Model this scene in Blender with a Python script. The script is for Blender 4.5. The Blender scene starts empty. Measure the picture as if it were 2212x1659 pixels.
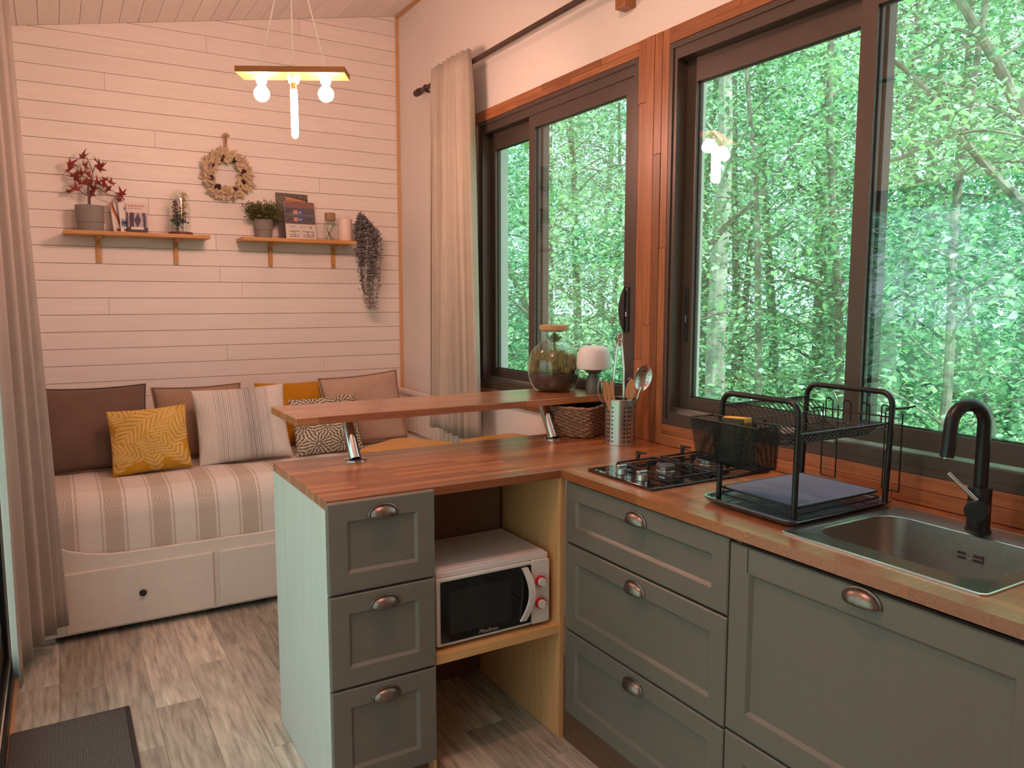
import bpy, bmesh, math, random
import numpy as np
from mathutils import Vector, Matrix, Euler
R = math.radians
random.seed(7); rng = np.random.default_rng(11)
S = bpy.context.scene
COL = S.collection

# ------------------------------------------------------------------ camera
CAM_H = 1.52; YAW = R(30.65); PITCH = R(6.22); FPX = 1662.0
cam = bpy.data.cameras.new('camera'); cam.sensor_fit = 'HORIZONTAL'; cam.sensor_width = 36.0
cam.lens = 36.0 * FPX / 2212.0; cam.clip_start = 0.02; cam.clip_end = 300
camo = bpy.data.objects.new('camera', cam); COL.objects.link(camo)
camo.location = (0, 0, CAM_H); camo.rotation_euler = (R(90) - PITCH, 0, -YAW)
S.camera = camo
# ------------------------------------------------------------------ world, sun, exposure
W = bpy.data.worlds.new('sky'); S.world = W; W.use_nodes = True
bg = W.node_tree.nodes['Background']; bg.inputs[0].default_value = (0.84, 0.97, 1.0, 1); bg.inputs[1].default_value = 2.1
sun = bpy.data.lights.new('sun', 'SUN'); sun.energy = 8.0; sun.angle = R(3); sun.color = (1.0, 0.96, 0.86)
suno = bpy.data.objects.new('sun', sun); COL.objects.link(suno)
suno.rotation_euler = Vector((0.02, 0.52, -0.85)).to_track_quat('-Z', 'Y').to_euler()
S.view_settings.view_transform = 'Standard'; S.view_settings.look = 'None'
S.view_settings.exposure = 0.0; S.view_settings.gamma = 1.0; S.view_settings.use_curve_mapping = False
S.cycles.sample_clamp_indirect = 6.0; S.cycles.transparent_max_bounces = 16
LAMP_COL = (1.0, 0.525, 0.41)      # the warm bulbs of the room
BULB_E = 365.0; KITCHEN_E = 620.0

# ------------------------------------------------------------------ mesh helpers
class G:
    def __init__(s): s.v = []; s.f = []
    def add(s, vs, fs):
        b = len(s.v); s.v += [tuple(map(float, p)) for p in vs]; s.f += [tuple(b + i for i in f) for f in fs]; return s
    def box(s, x0, x1, y0, y1, z0, z1):
        return s.add([(x0,y0,z0),(x1,y0,z0),(x1,y1,z0),(x0,y1,z0),(x0,y0,z1),(x1,y0,z1),(x1,y1,z1),(x0,y1,z1)],
                     [(3,2,1,0),(4,5,6,7),(0,1,5,4),(1,2,6,5),(2,3,7,6),(3,0,4,7)])
    def prism(s, outline, z0, z1, axis='z', top_scale=None):
        n = len(outline)
        def m(p, h):
            if axis == 'z': return (p[0], p[1], h)
            if axis == 'y': return (p[0], h, p[1])
            return (h, p[0], p[1])
        vs = [m(p, z0) for p in outline] + [m(p, z1) for p in outline]
        fs = [tuple(range(n))[::-1], tuple(range(n, 2*n))] + [(i, (i+1) % n, n+(i+1) % n, n+i) for i in range(n)]
        return s.add(vs, fs)
    def tube(s, pts, r, n=8, caps=True, closed=False):
        pts = [Vector(p) for p in pts]; k = len(pts)
        rs = [r]*k if not hasattr(r, '__len__') else list(r)
        vs = []; prev = None
        for i, p in enumerate(pts):
            if closed: t = pts[(i+1) % k] - pts[i-1]
            else: t = pts[min(i+1, k-1)] - pts[max(i-1, 0)]
            t = t.normalized() if t.length > 1e-9 else Vector((0,0,1))
            if prev is None:
                a = Vector((0,0,1)) if abs(t.z) < .9 else Vector((1,0,0))
                nx = t.cross(a).normalized()
            else:
                nx = prev - t*prev.dot(t)
                nx = nx.normalized() if nx.length > 1e-6 else t.orthogonal().normalized()
            prev = nx; ny = t.cross(nx)
            for j in range(n):
                a = 2*math.pi*j/n
                vs.append(p + nx*math.cos(a)*rs[i] + ny*math.sin(a)*rs[i])
        fs = []
        for i in range(k if closed else k-1):
            for j in range(n):
                a, b = i*n+j, i*n+(j+1) % n; c, d = ((i+1) % k)*n+(j+1) % n, ((i+1) % k)*n+j
                fs.append((a, b, c, d))
        if caps and not closed:
            fs.append(tuple(range(n))[::-1]); fs.append(tuple((k-1)*n+j for j in range(n)))
        return s.add(vs, fs)
    def cyl(s, p0, p1, r0, r1=None, n=20): return s.tube([p0, p1], [r0, r0 if r1 is None else r1], n)
    def lathe(s, prof, c=(0,0,0), n=32, cap0=True, cap1=True):
        vs = []; k = len(prof)
        for r, z in prof:
            for j in range(n):
                a = 2*math.pi*j/n; vs.append((c[0]+r*math.cos(a), c[1]+r*math.sin(a), c[2]+z))
        fs = [(i*n+j, i*n+(j+1) % n, (i+1)*n+(j+1) % n, (i+1)*n+j) for i in range(k-1) for j in range(n)]
        if cap0: fs.append(tuple(range(n))[::-1])
        if cap1: fs.append(tuple((k-1)*n+j for j in range(n)))
        return s.add(vs, fs)
    def ball(s, c, r, sc=(1,1,1), n=16, m=10):
        prof = [(r*math.sin(math.pi*i/m), -r*math.cos(math.pi*i/m)) for i in range(m+1)]
        prof[0] = (1e-4*r, -r); prof[-1] = (1e-4*r, r)
        g = G().lathe(prof, n=n)
        return s.add([(c[0]+x*sc[0], c[1]+y*sc[1], c[2]+z*sc[2]) for x, y, z in g.v], g.f)
    def grid(s, fn, nu, nv, wrap=False):
        vs = [fn(i/(nu-1), j/(nv-1)) for j in range(nv) for i in range(nu)]
        fs = [(j*nu+i, j*nu+i+1, (j+1)*nu+i+1, (j+1)*nu+i) for j in range(nv-1) for i in range(nu-1)]
        return s.add(vs, fs)
    def xf(s, M):
        s.v = [tuple(M @ Vector(p)) for p in s.v]; return s
    def shift(s, d): s.v = [(p[0]+d[0], p[1]+d[1], p[2]+d[2]) for p in s.v]; return s
    def merge(s, o): return s.add(o.v, o.f)

def rrect(x0, x1, y0, y1, r, n=5):
    out = []
    for cx, cy, a0 in ((x1-r, y1-r, 0), (x0+r, y1-r, 90), (x0+r, y0+r, 180), (x1-r, y0+r, 270)):
        for i in range(n+1):
            a = R(a0 + 90*i/n); out.append((cx+r*math.cos(a), cy+r*math.sin(a)))
    return out

def mesh_of(name, g, smooth=True, ang=38):
    me = bpy.data.meshes.new(name); me.from_pydata(g.v, [], g.f); me.update()
    if smooth:
        me.polygons.foreach_set('use_smooth', [True]*len(me.polygons)); me.set_sharp_from_angle(angle=R(ang))
    return me
def obj(name, g, mat, parent=None, smooth=True, bevel=0, solid=0, world=False, ang=38, kind=None, label=None, subsurf=0):
    if isinstance(g, G):
        if world and parent is not None:
            o3 = parent.location; q = parent
            off = Vector(o3)
            while q.parent: q = q.parent; off = off + q.location
            g.shift((-off.x, -off.y, -off.z))
        me = mesh_of(name, g, smooth, ang)
    else: me = g
    if mat and not len(me.materials): me.materials.append(mat)
    o = bpy.data.objects.new(name, me); COL.objects.link(o)
    if parent: o.parent = parent
    if bevel:
        m = o.modifiers.new('bevel', 'BEVEL'); m.width = bevel; m.segments = 2; m.limit_method = 'ANGLE'; m.angle_limit = R(40)
    if solid:
        m = o.modifiers.new('solid', 'SOLIDIFY'); m.thickness = solid; m.offset = 0
    if subsurf:
        m = o.modifiers.new('sub', 'SUBSURF'); m.levels = subsurf; m.render_levels = subsurf
    if kind: o['kind'] = kind
    if label: o['label'] = label
    return o
def tag(o, label, cat, group=None):
    o['label'] = label; o['category'] = cat
    if group: o['group'] = group
    return o
def thing(name, label, cat, loc=(0,0,0), rotz=0, group=None, rot=None):
    o = bpy.data.objects.new(name, None); COL.objects.link(o); o.empty_display_size = .05
    o.location = loc; o.rotation_euler = rot or (0, 0, rotz)
    return tag(o, label, cat, group)
def struct(name, g=None, mat=None, loc=(0,0,0), **k):
    if g is None:
        o = bpy.data.objects.new(name, None); COL.objects.link(o); o.location = loc
    else: o = obj(name, g, mat, **k)
    o['kind'] = 'structure'; return o
def text_mesh(txt, size, shear=0, extrude=.0002, align='CENTER', offset=0):
    c = bpy.data.curves.new('txt', 'FONT'); c.body = txt; c.size = size; c.shear = shear; c.extrude = extrude; c.align_x = align; c.offset = offset
    c.resolution_u = 3
    t = bpy.data.objects.new('txt', c); COL.objects.link(t)
    bpy.context.view_layer.update()
    me = bpy.data.meshes.new_from_object(t.evaluated_get(bpy.context.evaluated_depsgraph_get()))
    bpy.data.objects.remove(t); bpy.data.curves.remove(c); return me

# ------------------------------------------------------------------ materials
def new_mat(name):
    m = bpy.data.materials.new(name); m.use_nodes = True; nt = m.node_tree
    return m, nt, nt.nodes, nt.links, nt.nodes['Principled BSDF']
def c4(c): return (c[0], c[1], c[2], 1)
def srgb(r, g, b):
    f = lambda u: (u/255/12.92) if u/255 <= .04045 else ((u/255+.055)/1.055)**2.4
    return (f(r), f(g), f(b))
def ramp(nd, lk, fac, stops, interp='LINEAR'):
    r = nd.new('ShaderNodeValToRGB'); e = r.color_ramp.elements; r.color_ramp.interpolation = interp
    while len(e) < len(stops): e.new(.5)
    for el, (p, c) in zip(e, stops): el.position = p; el.color = c4(c)
    lk.new(fac, r.inputs[0]); return r.outputs[0]
def coords(nd, lk, scale=(1,1,1), kind='Object', loc=(0,0,0), rot=(0,0,0)):
    t = nd.new('ShaderNodeTexCoord'); mp = nd.new('ShaderNodeMapping')
    mp.inputs['Scale'].default_value = scale; mp.inputs['Location'].default_value = loc; mp.inputs['Rotation'].default_value = rot
    lk.new(t.outputs[kind], mp.inputs[0]); return mp.outputs[0]
def noise(nd, lk, vec, scale, detail=4, rough=.55):
    n = nd.new('ShaderNodeTexNoise'); n.inputs['Scale'].default_value = scale; n.inputs['Detail'].default_value = detail; n.inputs['Roughness'].default_value = rough
    if vec is not None: lk.new(vec, n.inputs['Vector'])
    return n.outputs['Fac']
def mix(nd, lk, fac, a, b, mode='MIX'):
    m = nd.new('ShaderNodeMix'); m.data_type = 'RGBA'; m.blend_type = mode
    for sock, v in ((m.inputs[0], fac), (m.inputs[6], a), (m.inputs[7], b)):
        if isinstance(v, (int, float)): sock.default_value = v
        elif isinstance(v, tuple): sock.default_value = c4(v)
        else: lk.new(v, sock)
    return m.outputs[2]
def mth(nd, lk, op, a, b=None, c=None):
    m = nd.new('ShaderNodeMath'); m.operation = op
    for i, v in enumerate((a, b, c)):
        if v is None: continue
        if isinstance(v, (int, float)): m.inputs[i].default_value = v
        else: lk.new(v, m.inputs[i])
    return m.outputs[0]
def bump(nd, lk, p, h, strength=.2, dist=.002):
    b = nd.new('ShaderNodeBump'); b.inputs['Strength'].default_value = strength; b.inputs['Distance'].default_value = dist
    lk.new(h, b.inputs['Height']); lk.new(b.outputs[0], p.inputs['Normal'])
def plain(name, col, rough=.5, metal=0, var=.08, vscale=18, spec=.5, bmp=0, bscale=200, coat=0):
    m, nt, nd, lk, p = new_mat(name)
    v = coords(nd, lk); f = noise(nd, lk, v, vscale)
    lk.new(ramp(nd, lk, f, [(.3, tuple(x*(1-var) for x in col)), (.7, tuple(min(1, x*(1+var)) for x in col))]), p.inputs['Base Color'])
    p.inputs['Roughness'].default_value = rough; p.inputs['Metallic'].default_value = metal; p.inputs['Specular IOR Level'].default_value = spec
    if coat: p.inputs['Coat Weight'].default_value = coat
    if bmp: bump(nd, lk, p, noise(nd, lk, v, bscale, 2), bmp, .001)
    return m
def emit(name, col, strength):
    m, nt, nd, lk, p = new_mat(name); nd.remove(p)
    e = nd.new('ShaderNodeEmission'); e.inputs[0].default_value = c4(col); e.inputs[1].default_value = strength
    lk.new(e.outputs[0], nd['Material Output'].inputs[0]); return m
def glass_thin(name, tint=(1,1,1), ior=1.45, rough=0.0, boost=1.0):
    m, nt, nd, lk, p = new_mat(name); nd.remove(p)
    t = nd.new('ShaderNodeBsdfTransparent'); t.inputs[0].default_value = c4(tint)
    g = nd.new('ShaderNodeBsdfGlossy'); g.inputs['Roughness'].default_value = rough; g.inputs[0].default_value = (1,1,1,1)
    f = nd.new('ShaderNodeFresnel'); gb_ = nd.new('ShaderNodeNewGeometry')    # thin pane: same reflectance from both sides
    lk.new(mth(nd, lk, 'MULTIPLY_ADD', gb_.outputs['Backfacing'], 1/ior-ior, ior), f.inputs[0])
    mx = nd.new('ShaderNodeMixShader')
    lk.new(mth(nd, lk, 'MULTIPLY', f.outputs[0], boost), mx.inputs[0])
    lk.new(t.outputs[0], mx.inputs[1]); lk.new(g.outputs[0], mx.inputs[2]); lk.new(mx.outputs[0], nd['Material Output'].inputs[0]); return m
def wood(name, dark, light, rough=.45, axis='x', gscale=9, stretch=14, rnd=.25, spec=.5, bmp=.08):
    m, nt, nd, lk, p = new_mat(name)
    sc = {'x': (1, stretch, stretch), 'y': (stretch, 1, stretch), 'z': (stretch, stretch, 1)}[axis]
    oi = nd.new('ShaderNodeObjectInfo'); v = coords(nd, lk, sc)
    add = nd.new('ShaderNodeVectorMath'); add.operation = 'ADD'; lk.new(v, add.inputs[0])
    cx = nd.new('ShaderNodeCombineXYZ'); lk.new(mth(nd, lk, 'MULTIPLY', oi.outputs['Random'], 37.0), cx.inputs[0]); lk.new(cx.outputs[0], add.inputs[1])
    f = noise(nd, lk, add.outputs[0], gscale, 6, .6)
    base = ramp(nd, lk, f, [(.28, dark), (.5, tuple((a+b)/2 for a, b in zip(dark, light))), (.75, light)])
    k = mth(nd, lk, 'MULTIPLY_ADD', oi.outputs['Random'], rnd, 1-rnd/2)
    hsv = nd.new('ShaderNodeHueSaturation'); lk.new(base, hsv.inputs['Color']); lk.new(k, hsv.inputs['Value'])
    lk.new(hsv.outputs[0], p.inputs['Base Color']); p.inputs['Roughness'].default_value = rough; p.inputs['Specular IOR Level'].default_value = spec
    if bmp: bump(nd, lk, p, f, bmp, .001)
    return m
def staves(name, c1, c2, rot=0, rough=.3, row=.03, width=.42):
    m, nt, nd, lk, p = new_mat(name)
    v = coords(nd, lk, (1,1,1), rot=(0,0,rot), loc=(.13, .007, 0))
    b = nd.new('ShaderNodeTexBrick'); lk.new(v, b.inputs['Vector'])
    b.inputs['Color1'].default_value = c4(c1); b.inputs['Color2'].default_value = c4(c2); b.inputs['Mortar'].default_value = c4(tuple(x*.7 for x in c1))
    b.inputs['Scale'].default_value = 1; b.inputs['Mortar Size'].default_value = .0003; b.inputs['Bias'].default_value = -.1
    b.inputs['Brick Width'].default_value = width; b.inputs['Row Height'].default_value = row; b.offset = .37; b.squash = 1
    v2 = coords(nd, lk, (3, 60, 60), rot=(0,0,rot)); f = noise(nd, lk, v2, 2.2, 6, .65)
    gr = ramp(nd, lk, f, [(.3, (.62,.58,.55)), (.72, (1.12,1.1,1.08))])
    lk.new(mix(nd, lk, 1.0, b.outputs['Color'], gr, 'MULTIPLY'), p.inputs['Base Color'])
    p.inputs['Roughness'].default_value = rough; p.inputs['Coat Weight'].default_value = 1.0; p.inputs['Coat Roughness'].default_value = .26; p.inputs['Coat IOR'].default_value = 1.6
    bump(nd, lk, p, f, .06, .0008); return m
def fabric(name, col, var=.1, wscale=260, rough=.9, sheen=.15, bmp=.35):
    m, nt, nd, lk, p = new_mat(name)
    v = coords(nd, lk); f = noise(nd, lk, v, wscale, 2); f2 = noise(nd, lk, v, 7, 3)
    a = ramp(nd, lk, f, [(.35, tuple(x*(1-var) for x in col)), (.65, tuple(min(1, x*(1+var)) for x in col))])
    lk.new(mix(nd, lk, 1.0, a, ramp(nd, lk, f2, [(.3, (.93,.93,.93)), (.7, (1.04,1.04,1.04))]), 'MULTIPLY'), p.inputs['Base Color'])
    p.inputs['Roughness'].default_value = rough; p.inputs['Sheen Weight'].default_value = sheen; p.inputs['Specular IOR Level'].default_value = .2
    bump(nd, lk, p, f, bmp, .0015); return m
def attr_fabric(name):
    m, nt, nd, lk, p = new_mat(name)
    a = nd.new('ShaderNodeVertexColor'); a.layer_name = 'Col'
    v = coords(nd, lk); f = noise(nd, lk, v, 300, 2)
    lk.new(mix(nd, lk, 1.0, a.outputs[0], ramp(nd, lk, f, [(.3, (.9,.9,.9)), (.7, (1.05,1.05,1.05))]), 'MULTIPLY'), p.inputs['Base Color'])
    p.inputs['Roughness'].default_value = .9; p.inputs['Specular IOR Level'].default_value = .2
    bump(nd, lk, p, f, .3, .001); return m

M = {}
M['board'] = wood('white painted boards', (.80,.74,.69), (.86,.80,.75), .5, 'x', 4, 10, .05, .4, .03)
M['ceilboard'] = wood('white ceiling boards', (.78,.71,.66), (.84,.77,.72), .5, 'y', 4, 10, .06, .4, .03)
M['gap'] = plain('board gap', (.20,.09,.05), .9)
M['wall'] = plain('painted plaster', (.74,.68,.64), .7, var=.03, vscale=3, bmp=.05, bscale=60)
M['floor'] = wood('grey oak vinyl plank', (.225,.19,.152), (.68,.60,.485), .40, 'y', 5.0, 10, .70, .4, .05)
M['subfloor'] = plain('subfloor', (.12,.09,.07), .9)
M['worktop'] = staves('butcher block along x', (.27,.072,.020), (.62,.225,.070), 0)
M['worktop2'] = staves('butcher block along y', (.34,.105,.034), (.56,.21,.075), R(90))
M['bar'] = staves('bar top wood', (.34,.105,.040), (.58,.235,.095), 0, .30)
M['trim'] = wood('varnished red timber', (.19,.062,.022), (.37,.145,.058), .38, 'z', 5, 16, .65, .5, .08)
M['trimh'] = wood('varnished red timber rail', (.19,.062,.022), (.37,.145,.058), .38, 'y', 5, 16, .65, .5, .08)
M['edgebead'] = wood('corner bead wood', (.50,.27,.12), (.62,.36,.18), .5, 'z')
M['alu'] = plain('bronze brown aluminium', (.085,.062,.052), .42, .35, var=.05)
M['aludark'] = plain('dark window channel', (.02,.018,.017), .5, .2)
M['glass'] = glass_thin('window glass', (.93,.985,.983), 1.45)
M['clear'] = glass_thin('clear jar glass', (.95,.97,.96), 1.55, boost=1.5)
M['grey'] = plain('grey green cabinet paint', (.158,.134,.112), .38, var=.03, bmp=.03, bscale=90)
M['panelwhite'] = wood('pale limed side panel', (.53,.51,.47), (.60,.58,.53), .5, 'z', 4, 12, .04, .4, .02)
M['pine'] = wood('raw pine panel', (.58,.30,.12), (.72,.41,.19), .55, 'z', 5, 14, .1)
M['pineh'] = wood('raw pine shelf', (.62,.33,.12), (.76,.45,.20), .5, 'x', 5, 14, .1)
M['hardboard'] = plain('brown hardboard', (.16,.085,.05), .7)
M['plinth'] = wood('dark walnut plinth', (.10,.045,.028), (.17,.085,.055), .5, 'y')
M['pewter'] = plain('antique pewter', (.22,.17,.145), .36, .9, var=.25, vscale=40)
M['steel'] = plain('brushed steel', (.56,.53,.50), .27, 1.0, var=.05, vscale=60)
M['steeldark'] = plain('brushed basin steel', (.44,.40,.37), .36, 1.0, var=.06, vscale=60)
M['chrome'] = plain('chrome', (.62,.62,.62), .08, 1.0, var=.02)
M['black'] = plain('matte black metal', (.012,.012,.013), .35, .2)
M['blackgloss'] = plain('black glass', (.006,.006,.007), .06, 0, coat=.3)
M['blackplastic'] = plain('black plastic', (.018,.018,.02), .45)
M['castiron'] = plain('cast iron', (.015,.015,.015), .55)
M['burnercap'] = plain('enamel burner cap', (.11,.11,.135), .3, .2)
M['white'] = plain('white enamel', (.74,.68,.66), .35, var=.03)
M['bedwhite'] = plain('white bed paint', (.72,.65,.58), .45, var=.03)
M['red'] = plain('red plastic', (.55,.02,.03), .4)
M['shelfwood'] = wood('honey oak shelf', (.46,.21,.055), (.62,.32,.10), .45, 'x', 6, 16, .15)
M['lampwood'] = wood('pendant plank wood', (.20,.075,.018), (.33,.14,.035), .5, 'x', 6, 14, .1)
M['concrete'] = plain('grey ceramic pot', (.23,.205,.19), .75, var=.06, vscale=60)
M['soil'] = plain('dark soil', (.045,.03,.02), .95, var=.5, vscale=120, bmp=.6)
M['bark'] = plain('maple bark', (.16,.07,.05), .8)
M['maple'] = plain('red maple leaf', (.24,.022,.018), .55, var=.3, vscale=30)
M['leafgreen'] = plain('green leaf', (.085,.13,.03), .55, var=.5, vscale=60)
M['leafdark'] = plain('dark green leaf', (.02,.05,.02), .5, var=.4)
M['eucal'] = plain('grey eucalyptus leaf', (.24,.22,.225), .7, var=.4, vscale=70)
M['stem'] = plain('green brown stem', (.13,.10,.05), .7)
M['driedcream'] = plain('dried cream petals', (.56,.44,.27), .85, var=.3, vscale=60)
M['driedpink'] = plain('dried blush petals', (.52,.36,.27), .85, var=.2, vscale=60)
M['drieddark'] = plain('dried plum flowers', (.035,.015,.02), .7, var=.4, vscale=90)
M['driedgold'] = plain('dried gold grass', (.45,.25,.05), .8, var=.3)
M['driedred'] = plain('dried red bloom', (.10,.025,.02), .7, var=.3)
M['ribbon'] = fabric('beige ribbon', (.50,.34,.22))
M['cork'] = plain('cork', (.50,.30,.16), .85, var=.2, vscale=80)
M['corkdark'] = plain('woven cork lid', (.36,.23,.12), .8, var=.25, vscale=90)
M['pinkceramic'] = plain('pale pink ceramic', (.78,.62,.54), .5, var=.03)
M['paper'] = plain('white paper', (.74,.70,.67), .7, var=.02)
M['ink'] = plain('dark ink', (.03,.028,.035), .7)
M['curtain'] = fabric('beige linen curtain', (.47,.405,.335), .04, 420, bmp=.10)
M['curtain2'] = fabric('grey taupe curtain', (.36,.305,.27), .09, 420, bmp=.15)
M['rod'] = plain('dark wood curtain rod', (.065,.035,.025), .45, var=.2)
M['mat'] = None
M['cordwhite'] = plain('white cord', (.90,.84,.80), .6)
M['porcelain'] = plain('white lamp socket', (.78,.72,.66), .3)
M['brass'] = plain('brass collar', (.75,.48,.16), .25, 1.0)
M['lampwhite'] = plain('opal lamp shade', (.76,.70,.70), .45, var=.02)
M['lampgrey'] = plain('grey green lamp base', (.115,.12,.095), .4, var=.04)
M['moss'] = plain('moss', (.15,.14,.045), .95, var=.6, vscale=50, bmp=.9, bscale=120)
M['succulent'] = plain('green rosette leaf', (.16,.22,.04), .4, var=.3)
M['wicker'] = plain('woven wicker', (.27,.14,.085), .6, var=.35, vscale=50)
M['beech'] = wood('cooking spoon wood', (.40,.17,.075), (.56,.28,.13), .5, 'z')
M['spongey'] = plain('yellow sponge', (.70,.42,.07), .95, var=.15, vscale=150, bmp=.6)
M['spongeb'] = plain('dark scourer', (.05,.055,.035), .95, var=.3, vscale=200, bmp=.6)
M['blueblack'] = plain('dark blue black tray', (.045,.060,.090), .16, .0, spec=1.0, coat=1.0)
M['knobchrome'] = plain('satin knob', (.55,.54,.53), .25, .9, var=.03)
M['leather'] = plain('mustard leather seat', (.46,.20,.02), .3, var=.08, vscale=8)
M['leatherdark'] = plain('brown seat piping', (.12,.04,.02), .5)
M['slab'] = plain('grey outside terrace', (.28,.27,.25), .8)

def mat_mat():
    m, nt, nd, lk, p = new_mat('ribbed doormat')
    v = coords(nd, lk); sp = nd.new('ShaderNodeSeparateXYZ'); lk.new(v, sp.inputs[0])
    w = mth(nd, lk, 'SINE', mth(nd, lk, 'MULTIPLY', sp.outputs[0], 800.0)); f = noise(nd, lk, v, 160, 3)
    k = mth(nd, lk, 'MULTIPLY_ADD', w, .12, f)
    lk.new(ramp(nd, lk, k, [(.25, (.035,.030,.027)), (.8, (.115,.098,.088))]), p.inputs['Base Color'])
    p.inputs['Roughness'].default_value = .95; bump(nd, lk, p, k, .6, .002); return m
M['mat'] = mat_mat()
def spread_mat():
    m, nt, nd, lk, p = new_mat('striped woven bedspread')
    t = nd.new('ShaderNodeTexCoord'); sp = nd.new('ShaderNodeSeparateXYZ'); lk.new(t.outputs['Object'], sp.inputs[0])
    ph = mth(nd, lk, 'FRACT', mth(nd, lk, 'MULTIPLY_ADD', sp.outputs[0], 1/.2, 10.0))
    d = mth(nd, lk, 'ABSOLUTE', mth(nd, lk, 'SUBTRACT', ph, .27))
    band = mth(nd, lk, 'LESS_THAN', d, .19); edge = mth(nd, lk, 'MULTIPLY', mth(nd, lk, 'GREATER_THAN', d, .235), mth(nd, lk, 'LESS_THAN', d, .275))
    run = mth(nd, lk, 'SUBTRACT', sp.outputs[1], sp.outputs[2])
    zig = mth(nd, lk, 'PINGPONG', mth(nd, lk, 'MULTIPLY', sp.outputs[0], 1.0), .008)
    ch = mth(nd, lk, 'SINE', mth(nd, lk, 'MULTIPLY', mth(nd, lk, 'ADD', run, zig), 620.0))
    chv = mth(nd, lk, 'MULTIPLY_ADD', ch, .2, .6)
    fac = mth(nd, lk, 'MINIMUM', mth(nd, lk, 'MULTIPLY', mth(nd, lk, 'ADD', band, edge), chv), 1.0)
    f = noise(nd, lk, t.outputs['Object'], 220, 2)
    cream = ramp(nd, lk, f, [(.3, (.64,.57,.51)), (.7, (.74,.67,.61))])
    lk.new(mix(nd, lk, fac, cream, (.40,.315,.235)), p.inputs['Base Color'])
    p.inputs['Roughness'].default_value = .95; p.inputs['Specular IOR Level'].default_value = .15
    bump(nd, lk, p, mth(nd, lk, 'ADD', f, mth(nd, lk, 'MULTIPLY', ch, .2)), .3, .0015); return m
M['spread'] = spread_mat()
def leaf_mat(name, stops, trans=.45):
    m, nt, nd, lk, p = new_mat(name); nd.remove(p)
    gi = nd.new('ShaderNodeNewGeometry')
    col = ramp(nd, lk, gi.outputs['Random Per Island'], stops)
    d = nd.new('ShaderNodeBsdfDiffuse'); t = nd.new('ShaderNodeBsdfTranslucent'); g = nd.new('ShaderNodeBsdfGlossy'); g.inputs['Roughness'].default_value = .4
    lk.new(col, d.inputs[0]); lk.new(col, t.inputs[0])
    m1 = nd.new('ShaderNodeMixShader'); m1.inputs[0].default_value = trans; lk.new(d.outputs[0], m1.inputs[1]); lk.new(t.outputs[0], m1.inputs[2])
    m2 = nd.new('ShaderNodeMixShader'); m2.inputs[0].default_value = .06; lk.new(m1.outputs[0], m2.inputs[1]); lk.new(g.outputs[0], m2.inputs[2])
    lk.new(m2.outputs[0], nd['Material Output'].inputs[0]); return m
M['foliage'] = leaf_mat('forest leaves', [(0, (.11,.27,.14)), (.3, (.22,.50,.27)), (.55, (.38,.68,.28)), (.8, (.48,.80,.54)), (1, (.72,.95,.80))], .55)
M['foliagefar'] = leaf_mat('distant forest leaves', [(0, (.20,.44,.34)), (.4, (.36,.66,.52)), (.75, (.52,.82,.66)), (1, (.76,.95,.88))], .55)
M['treebark'] = plain('forest bark', (.27,.26,.215), .9, var=.5, vscale=9, bmp=.6, bscale=30)
M['birch'] = plain('pale lichen bark', (.42,.42,.37), .9, var=.5, vscale=6, bmp=.6, bscale=25)
M['ground'] = plain('forest floor', (.24,.38,.19), .95, var=.7, vscale=2.2, bmp=.5, bscale=12)

# ================================================================== THE ROOM
XW, YB, XL, YF = 2.05, 4.94, -0.23, -1.5
def ceil_z(x): return 2.966 + .2*x
def cells(us, vs, keep, w0, w1, axis):
    """solid plate of grid cells; axis = its thickness direction"""
    g = G(); nu, nv = len(us)-1, len(vs)-1
    def P(u, v, w): return {'x': (w, u, v), 'y': (u, w, v), 'z': (u, v, w)}[axis]
    K = lambda i, j: 0 <= i < nu and 0 <= j < nv and keep(i, j)
    for i in range(nu):
        for j in range(nv):
            if not K(i, j): continue
            a, b, c, d = us[i], us[i+1], vs[j], vs[j+1]
            g.add([P(a,c,w0), P(b,c,w0), P(b,d,w0), P(a,d,w0)], [(3,2,1,0)])
            g.add([P(a,c,w1), P(b,c,w1), P(b,d,w1), P(a,d,w1)], [(0,1,2,3)])
            for (ii, jj, p, q) in ((i-1, j, (a,c), (a,d)), (i+1, j, (b,d), (b,c)), (i, j-1, (b,c), (a,c)), (i, j+1, (a,d), (b,d))):
                if not K(ii, jj): g.add([P(*p, w0), P(*p, w1), P(*q, w1), P(*q, w0)], [(0,1,2,3)])
    return g
def clip_top(poly, zc):
    """clip polygon of (x,z) below the line z = zc(x)"""
    out = []
    for i in range(len(poly)):
        p, q = poly[i], poly[(i+1) % len(poly)]
        dp, dq = zc(p[0])-p[1], zc(q[0])-q[1]
        if dp >= 0: out.append(p)
        if dp*dq < 0:
            t = dp/(dp-dq); out.append((p[0]+t*(q[0]-p[0]), p[1]+t*(q[1]-p[1])))
    return out

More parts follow.
